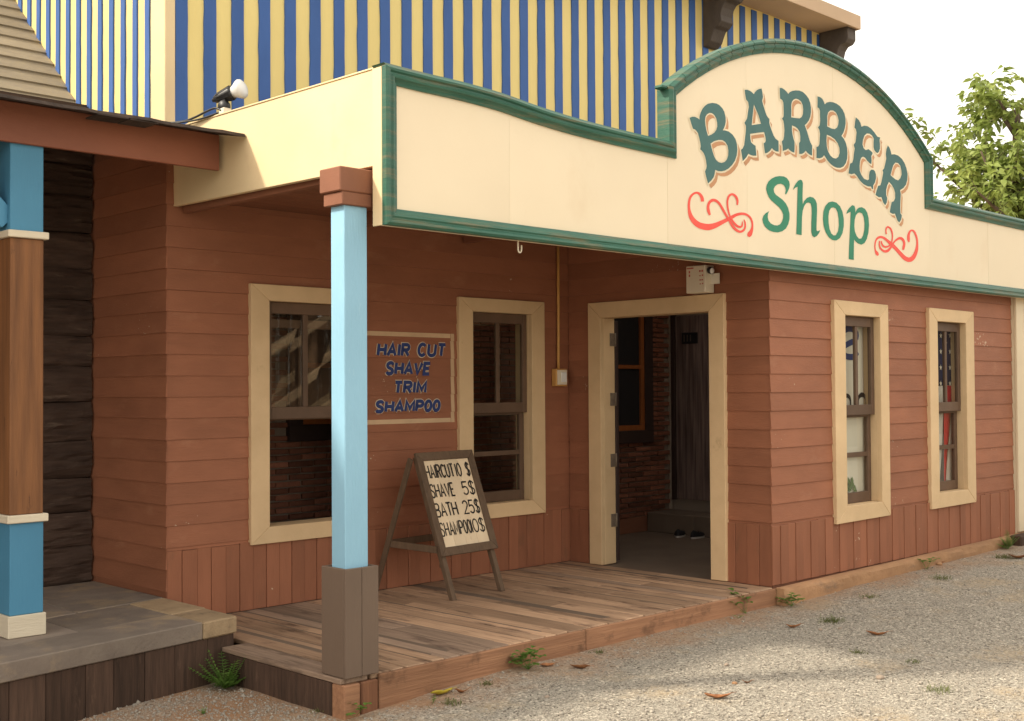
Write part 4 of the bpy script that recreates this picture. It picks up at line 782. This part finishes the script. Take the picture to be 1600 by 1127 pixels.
# ------------------------------------------------------------------ spotlight on the side board
SP = thing('spotlight', 'black spotlight with white reflector bulb on the porch side board', 'lamp', (4.02, 6.6, 1.72))
ax = Vector((.42, -.86, .26)).normalized(); bs = Vector((4.02, 6.60, 1.718))
box('foot_block', 3.995, 4.05, 6.57, 6.63, 1.716, 1.752, 'white_plastic', SP, .004)
lathe('swivel', [(0, .03), (.012, .036), (.04, .036), (.052, .028)], bs+Vector((-.02, 0, .05)), (.9, .4, 0), 'black_plastic', SP, 18)
bar('arm', bs+Vector((0, 0, .05)), bs+Vector((-.005, .015, .115)), .035, .022, 'black_plastic', SP)
b0 = bs+Vector((-.02, .075, .10)); lathe('lamp_holder', [(-.02, .012), (-.005, .014), (0, .024), (.05, .034), (.115, .044), (.13, .044), (.132, .036)], b0, ax, 'black_plastic', SP, 22)
for k in range(10):
    an = 2*math.pi*k/10; s = ax.orthogonal().normalized(); t = ax.cross(s); rr = s*math.cos(an)+t*math.sin(an); bar('rib', b0+ax*.02+rr*.030, b0+ax*.125+rr*.0455, .006, .006, 'black_plastic', SP, side=rr, bevel=0)
lathe('bulb', [(0, .034), (.02, .04), (.05, .058), (.062, .062), (.075, .058), (.088, .04), (.094, .004)], b0+ax*.128, ax, 'lamp_white', SP, 24)
CBL = thing('lamp_cable', 'black cable looping from the spotlight along the roof edge', 'cable', (3.98, 6.7, 1.72))
tube('wire', smooth_pts([(4.0, 6.60, 1.735), (3.99, 6.66, 1.76), (3.98, 6.75, 1.752), (3.97, 6.86, 1.735), (3.965, 6.98, 1.728), (3.955, 7.1, 1.735), (3.925, 7.175, 1.74)], 4), .007, 'black_plastic', CBL)
tube('wire', smooth_pts([(4.0, 6.63, 1.73), (3.99, 6.72, 1.722), (3.975, 6.85, 1.716), (3.95, 7.0, 1.72), (3.93, 7.12, 1.72)], 4), .006, 'black_plastic', CBL)
# ------------------------------------------------------------------ neighbour on the left
NB = thing('log_house', 'dark log walled house with shingled roof and brown eave at left', 'building', (2, 8.5, -1.33))
z = -1.35; ZS = -1.333
LW = box('log_wall', -3, 3.93, 8.30, 8.45, -1.7, 2.05, 'log_wood', NB, 0)
while z < 1.75:
    h = random.uniform(.21, .28); V, F = [], []; nx, nv = 90, 12; s = random.uniform(0, 50); x0 = .6
    for i in range(nx+1):
        x = x0+(3.925-x0)*i/nx
        for j in range(nv+1):
            t = j/nv; bul = .024*max(math.sin(math.pi*t), 0)**.35+.016*noise.noise((x*3, t*3, s))+.018*noise.noise((x*7, t*9, s)); V.append((x, 8.20+.045-bul-.02, z+h*t+.012*noise.noise((x*2.5, s, t*.5))*(1 if 0 < j < nv else .7)))
    for i in range(nx):
        for j in range(nv): q = i*(nv+1)+j; F.append((q, q+1, q+nv+2, q+nv+1))
    b = len(V); 
    for i in (0, nx): V.append((x0 if i == 0 else 3.925, 8.30, z)); V.append((x0 if i == 0 else 3.925, 8.30, z+h))
    F += [tuple([b, *range(0, nv+1), b+1]), tuple([b+2, *range(nx*(nv+1), nx*(nv+1)+nv+1), b+3])]
    mk('log', V, F, 'log_wood', LW, False); z += h+.004
box('fascia_board', -3, 3.965, 6.57, 6.60, 1.353, 1.575, 'fascia_brown', NB, .004)
mk('porch_ceiling', [(-3, 6.601, 1.58), (3.93, 6.601, 1.58), (3.93, 8.3, 1.72), (-3, 8.3, 1.72), (-3, 6.601, 1.60), (3.93, 6.601, 1.60), (3.93, 8.3, 1.74), (-3, 8.3, 1.74)], BF, 'fascia_brown', NB)
# low porch roof: a ragged dark edge, then the steep shingled roof behind
nx = 90; V, F = [], []
for i in range(nx+1):
    x = -3+(3.992+3)*i/nx; r = .018*noise.noise((x*7, 0, 0))+.012*noise.noise((x*23, 1, 0)); s_ = .006*noise.noise((x*15, 3, 0))
    for (y, z) in ((6.32+r, 1.527+s_), (6.33+r, 1.547+s_), (8.3, 1.94), (8.3, 1.915)): V.append((x, y, z))
for i in range(nx):
    for j in range(4): F.append((4*i+j, 4*i+(j+1) % 4, 4*i+4+(j+1) % 4, 4*i+4+j))
F += [(0, 1, 2, 3), (4*nx, 4*nx+1, 4*nx+2, 4*nx+3)]
mk('porch_roof', V, F, 'shingle_edge', NB)
for k in range(5):
    xa = random.uniform(.3, 3.5); L_ = random.uniform(.10, .25); V = [(xa+a*L_, 6.335+b+random.uniform(-.008, .012), 1.520+c+.01*b) for c in (0, .008) for a, b in ((0, -.02), (1, -.016), (1, .14), (0, .14))]; mk('shingle_scrap', V, BF, 'shingle_edge', NB)
rs = mk('steep_roof', [(-3, 8.42, 1.93), (3.947, 8.42, 1.93), (3.947, 11.6, 4.89), (-3, 11.6, 4.89), (-3, 8.42, 1.83), (3.947, 8.42, 1.83), (3.947, 11.6, 4.79), (-3, 11.6, 4.79)], BF, 'shingle_edge', NB)
sl = Vector((0, 1, .928)).normalized(); nrm = Vector((0, -.928, 1)).normalized(); p0 = Vector((0, 8.42, 2.003))
for k in range(25):
    a = p0+sl*(.1625*k); b = a+sl*.175; V = []
    for x in (-3, 3.946):
        V += [(x, *(a+nrm*.0)[1:]), (x, *(a+nrm*.022)[1:]), (x, *(b+nrm*.006)[1:]), (x, *(b-nrm*.002)[1:])]
    V = [(v[0], v[1], v[2]) for v in V]; mk('shingle_course', V, [(0, 1, 2, 3), (4, 5, 6, 7), (0, 1, 5, 4), (1, 2, 6, 5), (2, 3, 7, 6), (3, 0, 4, 7)], 'shingle', rs)
# stone walkway of that house
SL = thing('stone_walkway', 'grey stone slab walkway with dark plank skirt before the log house', 'walkway', (2.6, 7.1, ZS))
fy = lambda x: 6.285-(3.9-x)*.172
def slab(x0, x1, d0, d1, zt, mt='slab_stone'):
    """one stone between two lines running with the skewed front edge (or back wall)"""
    e0 = lambda x: fy(x)+d0; e1 = (lambda x: fy(x)+d1) if d1 is not None else (lambda x: 8.17); n = 12; g_ = .002
    fr = [(x0+g_+(x1-x0-2*g_)*i/n, e0(x0+(x1-x0)*i/n)+.005*noise.noise((i*2.3+x0*7, d0*5, 0))) for i in range(n+1)]
    extrude_poly('slab', fr+[(x1-g_, e1(x1)-.004), (x0+g_, e1(x0)-.004)], lambda u, v, q: (u, v, q), zt-.1, zt, mt, SL, .009 if mt == 'slab_tan' else .006)
for a, b in ((-1.0, .9), (.9, 2.35), (2.35, 3.66), (3.66, 3.915)): slab(a, b, 0, .37, ZS+random.uniform(-.004, 0), 'slab_tan' if a > 3.6 else 'slab_stone')
for a, b in ((-1.0, .5), (.5, 1.9), (1.9, 3.05), (3.05, 3.66), (3.66, 3.928)): slab(a, b, .37, .9, ZS+random.uniform(-.006, -.001), 'slab_tan' if a > 3.6 else 'slab_stone')
for a, b in ((-1.0, .7), (.7, 2.2), (2.2, 3.3), (3.3, 3.928)): slab(a, b, .9, None, ZS+random.uniform(-.006, -.002))
box('core', -1, 3.9, 6.72, 8.1, -1.9, ZS-.11, 'concrete', SL, 0)
x = -.6
while x < 3.88:
    b = min(x+random.choice((.14, .17, .2, .23)), 3.895); ya, yb = fy(x)+.012, fy(b)+.012; dy = random.uniform(0, .005)
    V = [(p, q, r) for r in (-1.86, ZS-.104) for p, q in ((x+.001, ya+dy), (b-.001, yb+dy), (b-.001, yb+.05), (x+.001, ya+.05))]; mk('skirt_plank', V, BF, 'skirt_dark', SL, bevel=.003); x = b
V = [(p, q, r) for r in (ZS-.104, ZS-.0995) for p, q in ((-1, fy(-1)+.004), (3.9, fy(3.9)+.004), (3.9, 6.5), (-1, 6.0))]
mk('skirt_end', boxv(3.87, 3.893, 6.305, 6.75, -1.86, ZS-.104), BF, 'skirt_dark', SL, bevel=.003)
BPT = thing('blue_post', 'square post in blue, bare wood and white bands at far left', 'post', (2.78, 6.66, ZS))
bx0, bx1, by0, by1 = 2.69, 2.875, 6.59, 6.775
box('base_band', bx0-.012, bx1+.012, by0-.012, by1+.012, ZS-.002, -1.215, 'band_white', BPT, .004)
box('lower_shaft', bx0, bx1, by0, by1, -1.2145, -.716, 'deep_blue', BPT, .004); box('lower_band', bx0-.02, bx1+.02, by0-.02, by1+.02, -.7155, -.672, 'band_white', BPT, .004)
box('middle_shaft', bx0-.002, bx1-.002, by0, by1, -.6715, .838, 'post_wood', BPT, .005); box('upper_band', bx0-.02, bx1+.02, by0-.02, by1+.02, .8385, .878, 'band_white', BPT, .004)
box('upper_shaft', bx0, bx1, by0+.011, by1, .8785, 1.575, 'deep_blue', BPT, .004)
bar('brace', (bx0+.01, by0+.09, .93), (bx0-.55, by0+.09, 1.50), .11, .09, 'deep_blue', BPT)
# ------------------------------------------------------------------ neighbour on the right
CN = thing('cream_building', 'cream vertical board wall next to the shop at the right edge', 'building', (13.5, 5.3, -1.6))
box('wall', XR+.004, 17, 5.10, 8.5, -1.62, 1.35, 'neighbour_cream', CN, 0)
x = XR+.006
while x < 15: box('board', x, x+.186, 5.07, 5.099, -1.46, 1.3, 'neighbour_cream', CN, .005); x += .2
box('sleeper', XR-.3, 14.5, 4.93, 5.045, -1.62, -1.462, 'skirt_dark', CN, .012)
# ------------------------------------------------------------------ tree behind
TC = ray(1590, 262)*20.5; tx, ty = TC.x, TC.y
TRE = thing('broadleaf_tree', 'leafy green tree standing behind the shop at the right', 'tree', (tx, ty, -1.5))
tube('trunk', smooth_pts([(tx+.2, ty+.1, -1.6), (tx+.1, ty, 0), (tx, ty, 1.2), (tx-.05, ty, 2.2), (tx, ty, 4.2)], 3), [.2, .19, .18, .17, .165, .16, .15, .14, .13, .11, .09, .07, .05], 'bark', TRE, 10)
V, F = [], []; tips = []
for k in range(34):
    a = k*2.4+random.uniform(-.3, .3); h = random.uniform(.4, 4.3); e = random.uniform(.1, 1.1); L_ = random.uniform(1.0, 2.1)*(1 if h < 3.0 else .6)
    s = Vector((tx, ty, h)); d = Vector((math.cos(a)*math.cos(e), math.sin(a)*math.cos(e), math.sin(e))); p1 = s+d*L_*.5+Vector((0, 0, -.05)); p2 = s+d*L_+Vector((0, 0, -.12))
    tube('limb', [s, p1, p2], [.05, .032, .012], 'bark', TRE, 6)
    for q in range(15):
        t = random.uniform(.25, 1.0); b = s.lerp(p2, t); dd_ = (d*.5+rv(1)+Vector((0, 0, .25))).normalized(); tips.append((b, b+dd_*random.uniform(.25, .75)))
spr = ray(1428, 178)*19.6; tips += [(spr+Vector((.35, -.25, -.5)), spr), (spr+Vector((.2, -.1, -.25)), spr+Vector((-.12, .1, .05)))]
br = []
for b, t in tips:
    br.append((b, t)); n = random.randint(11, 19)
    for q in range(n):
        s = random.uniform(.25, 1.05); p = b.lerp(t, s)+rv(.05); o_ = (rv(1)+(t-b).normalized()*.6); o_.z = o_.z*.4-.35; dn = o_.normalized(); leaf_quads(V, F, p, dn, (Vector((0, 0, 1))+rv(.7)).normalized(), random.uniform(.10, .18), random.uniform(.06, .10), random.uniform(.1, .5))
# drooping leafy side towards the street
fast_mesh('crown', [tuple(v) for v in V], F, 'tree_leaf', TRE)['kind'] = 'stuff'
tv, tf = [], []
for b, t in br:
    k = len(tv); s = (t-b).cross(Vector((.2, .3, .9))).normalized()*.006; u2 = (t-b).cross(s).normalized()*.006
    tv += [tuple(q) for q in (b+s, b-s*.5+u2, b-s*.5-u2, t)]; tf += [(k, k+1, k+3), (k+1, k+2, k+3), (k+2, k, k+3)]
fast_mesh('twigs', tv, tf, 'bark', TRE)['kind'] = 'stuff'
# ------------------------------------------------------------------ timber stair house across the street (seen in the window glass)
TS = thing('timber_stair', 'open timber staircase across the street, reflected in the left window glass', 'staircase', (14.5, -6.2, -1.65))
for x in np.arange(11.6, 18.2, .31): box('wall_board', x, x+.27, -7.05, -7.0, -1.7, random.choice((1.0, 1.6, 2.6, 2.6)), 'timber', TS, 0)
for x in (11.8, 13.3, 14.35, 15.5, 17.4): box('post', x, x+.16, -6.0, -5.84, -1.7, 2.6, 'timber', TS, 0)
for z0, z1 in ((-1.0, 1.0), (0.0, 2.0), (-2.0, 0.0)): bar('stringer', (12.0, -5.75, z0), (17.2, -5.75, z1+.9), .16, .06, 'timber_pale', TS, bevel=0)
box('landing', 11.5, 18, -7, -5.9, 1.95, 2.05, 'timber', TS, 0); box('rail', 11.5, 18, -5.8, -5.72, 2.7, 2.8, 'timber_pale', TS, 0)
BN = thing('added_barn', 'long dark barn added across the street to darken window reflections', 'building', (29, -8, -1.65))  # out of view; added so the right windows don't mirror bright sky
for x in np.arange(18.8, 46, .9): box('wall_board', x, x+.88, -7.6, -7.5, -1.75, 2.4, 'log_wood', BN, 0)
mk('roof', [(18.4, -7.2, 2.3), (46.5, -7.2, 2.3), (46.5, -10, 3.6), (18.4, -10, 3.6), (18.4, -7.2, 2.4), (46.5, -7.2, 2.4), (46.5, -10, 3.75), (18.4, -10, 3.75)], BF, 'shingle', BN)
# ------------------------------------------------------------------ weeds, leaves and litter
def gpt(u, v, it=4):
    z = -1.65
    for _ in range(it): p = on_z(u, v, z); z = gz(p.x, p.y)
    return Vector((p.x, p.y, z))
def weed(p, n, size, label, kind='sprout', lw=.5):
    V, F = [], []
    for k in range(n):
        a = random.uniform(0, 6.28); e = random.uniform(.35, 1.3); L_ = size*random.uniform(.5, 1); d = Vector((math.cos(a)*math.cos(e), math.sin(a)*math.cos(e), math.sin(e)))
        tip = p+d*L_; b = len(V); s = d.cross(Vector((.3, .9, .1))).normalized()*.0015; V += [p+s, p-s, tip-s*.5, tip+s*.5]; F.append((b, b+1, b+2, b+3))
        if kind == 'fern':
            for q in range(9):
                t = .2+.8*q/9; c = p.lerp(tip, t)
                for sg in (-1, 1): leaf_quads(V, F, c, (d.cross(Vector((0, 0, 1))).normalized()*sg+d*.5), Vector((0, 0, 1)), size*.17*(1.15-t*.6), size*.05, .2)
        else:
            for q in range(3): leaf_quads(V, F, tip-d*L_*.12*q, (Vector((math.cos(a+q*2.1), math.sin(a+q*2.1), .35))), Vector((0, 0, 1)), size*.38*random.uniform(.7, 1), size*.38*lw, .25)
    o = mk('weed', V, F, 'weed_leaf', None, recalc=False, origin=tuple(p)); tag(o, label, 'weed', 'small weeds growing along the walls'); return o
wp = lambda x, y: Vector((x, y, gz(x, y)))
weed(gpt(352, 1076), 26, .25, 'bushy ferny green weed below the stone walkway', 'fern'); weed(gpt(318, 1116), 8, .05, 'tiny green weed on bare ground before the plank skirt', 'fern')
weed(gpt(475, 1098), 7, .075, 'thin green weed at the foot of the deck side', 'fern'); weed(gpt(556, 1120), 5, .11, 'bright sprout with broad leaves at the deck corner below the post', lw=.8)
weed(gpt(826, 1046), 16, .13, 'leafy green weed midway along the deck front', lw=.85); q = on_z(1140, 938, ZD-.05); weed(wp(q.x, 5.06), 5, .2, 'single sprig by the deck front near the door', lw=.7)
weed(wp(7.83, 4.985), 11, .13, 'broad leaved green weed at the corner of deck and wall', lw=.8); weed(wp(9.95, 4.985), 6, .14, 'small green sprig under the window farther from the door', lw=.6)
weed(wp(11.55, 4.96), 22, .2, 'weed clump at the far end of the brown wall', 'fern'); weed(gpt(1154, 966), 3, .045, 'tiny two leaved sprout on gravel before the doorway', lw=.8)
weed(gpt(676, 1100), 3, .05, 'tiny green sprout beside the yellow leaf', lw=.8)
def tuft(p, n, size, label):
    V, F = [], []
    for k in range(n):
        q = p+Vector((random.gauss(0, size*.4), random.gauss(0, size*.4), 0)); q.z = gz(q.x, q.y); a = random.uniform(0, 6.28); d = Vector((math.cos(a)*.6, math.sin(a)*.6, random.uniform(.3, 1))).normalized()*size*random.uniform(.3, .8); s = Vector((-d.y, d.x, 0)).normalized()*.0022; b = len(V)
        V += [q+s, q-s, q+d*.6+s*.6, q+d*.6-s*.6, q+d+Vector((0, 0, -.15*size))]; F += [(b, b+1, b+3, b+2), (b+2, b+3, b+4)]
    tag(mk('grass_tuft', V, F, 'grass', None, recalc=False, origin=tuple(p)), label, 'grass', 'grass tufts in the gravel')
for (u, v, n, s, l) in ((1300, 972, 120, .10, 'flat grass tuft on the gravel before the nearer right window'), (1356, 934, 60, .07, 'grass tuft near the wall between the right windows'), (1340, 1020, 50, .06, 'sparse grass tuft in open gravel at lower right'), (1568, 872, 110, .1, 'grass tuft near the far end of the brown wall'), (1245, 940, 60, .06, 'dark grass tuft beside the concrete footing'), (1470, 1080, 60, .09, 'thin grass patch near the lower right corner'), (705, 1100, 70, .07, 'fine grass at the deck foot right of the post'), (935, 1020, 50, .05, 'grass blades along the deck front'), (1425, 1035, 40, .05, 'small grass tuft in the right hand gravel'), (1470, 905, 70, .09, 'grass patch before the farther right window'), (760, 1070, 50, .05, 'grass blades beside the deck left of the leafy weed'), (500, 1112, 50, .05, 'dry grass tuft under the blue post')): tuft(gpt(u, v), n, s, l)
def dead_leaf(u, v, size, an, label, mt='dry_leaf', curl=None, wd=.42):
    """curled dry leaf: rolled sides, lifted tips, ragged rim and a stalk"""
    p = gpt(u, v); V, F = [], []; n, m_ = 14, 6; ca, sa = math.cos(an), math.sin(an); r_ = random.Random(int(u*7+v)); size *= 1.15
    curl = curl or r_.uniform(.75, 1.15); lift = r_.uniform(.12, .3); lean = r_.uniform(-.5, .2); sd_ = r_.uniform(0, 50); tw = r_.uniform(-.9, .9)
    for i in range(n+1):
        t = i/n; wv = size*wd*.5*max(math.sin(math.pi*t**.85), .03)**.8
        for j in range(m_+1):
            s_ = (j/m_-.5)*2; rag = 1+.16*noise.noise((t*9, s_*2, sd_))*(abs(s_) > .9); an_ = s_*curl+lean+tw*(t-.5); rr = wv/curl
            b = rr*(math.sin(an_)-math.sin(lean))*rag; h = rr*(1-math.cos(an_))*rag*1.05+size*lift*(2*t-1)**2+.003+.006*noise.noise((t*5, s_*2, sd_)); a = (t-.5)*size
            V.append((p.x+a*ca-b*sa, p.y+a*sa+b*ca, p.z+h))
    for i in range(n):
        for j in range(m_): q = i*(m_+1)+j; F.append((q, q+1, q+m_+2, q+m_+1))
    o = mk('dead_leaf', V, F, mt, None, True, recalc=False, origin=tuple(p)); o.modifiers.new('thick', 'SOLIDIFY').thickness = .0012; tag(o, label, 'leaf', 'fallen leaves on the gravel')
    tip = Vector(V[(n)*(m_+1)+m_//2])-Vector((0, 0, .001)); tube('stalk', [tip, tip+Vector((ca, sa, .2))*size*.1, tip+Vector((ca, sa, .1))*size*.2], .0013, mt, None, 5); st_ = bpy.context.scene.collection.objects[-1]; st_.parent = o; st_.location = WL[st_.name]-WL[o.name]
A0 = YAW-math.pi/2
for (u, v, s, a, l) in ((1122, 1092, .125, .05, 'large curled brown leaf nearest the bottom edge'), (906, 1045, .105, -.2, 'brown leaf on gravel right of the leafy deck weed'), (856, 1041, .09, .4, 'dark curled leaf touching the leafy deck weed'), (1240, 981, .10, .25, 'curled brown leaf before the corner of the wall'), (1371, 993, .125, -.15, 'brown leaf lying in the right hand gravel'), (1110, 965, .10, .35, 'dark curled leaf near the deck front below the door'), (1592, 873, .17, .0, 'brown leaf at the right edge near the footing'), (1168, 1068, .05, .1, 'small brown leaf scrap above the large curled leaf'), (722, 1083, .07, .3, 'brown leaf behind the yellow one at the deck foot'), (1469, 881, .08, .1, 'small pale leaf beside the footing')): dead_leaf(u, v, s, A0+a, l)
dead_leaf(690, 1086, .13, A0+.7, 'yellow green leaf standing at the deck foot right of the post', 'yellow_leaf', .8, .5)
def pebble(u, v, r, label, mt='plaster'):
    p = gpt(u, v); bm = bmesh.new(); bmesh.ops.create_icosphere(bm, subdivisions=2, radius=r); V = [tuple(p+Vector((q.co.x*1.3, q.co.y, q.co.z*.7+r*.35))*1+r*.35*Vector((noise.noise(q.co*40+Vector((u, 0, 0))), noise.noise(q.co*40+Vector((0, v, 0))), 0))) for q in bm.verts]; F = [tuple(x.index for x in f.verts) for f in bm.faces]; bm.free()
    tag(mk('stone', V, F, mt, None, True), label, 'stone', 'loose stones on the gravel')
for (u, v, r, l, mt_) in ((1203, 945, .022, 'reddish stone at the corner of deck and wall', 'kerb_concrete'), (1376, 1061, .022, 'pale stone in the right hand gravel', 'plaster'), (1352, 936, .016, 'pale stone near the wall under the windows', 'plaster'), (1148, 1069, .014, 'small tan stone above the large curled leaf', 'kerb_concrete'), (1013, 988, .016, 'small stone at the deck foot below the door', 'kerb_concrete'), (1135, 1040, .015, 'pale stone in gravel before the doorway', 'plaster'), (1468, 883, .024, 'tan stone by the footing under the farther window', 'kerb_concrete'), (855, 1090, .012, 'small white chip on gravel below the leafy weed', 'plaster'), (1282, 985, .014, 'white chip beside the curled leaf before the wall corner', 'plaster'), (1312, 983, .012, 'white chip in gravel right of the curled leaf', 'plaster')): pebble(u, v, r, l, mt_)
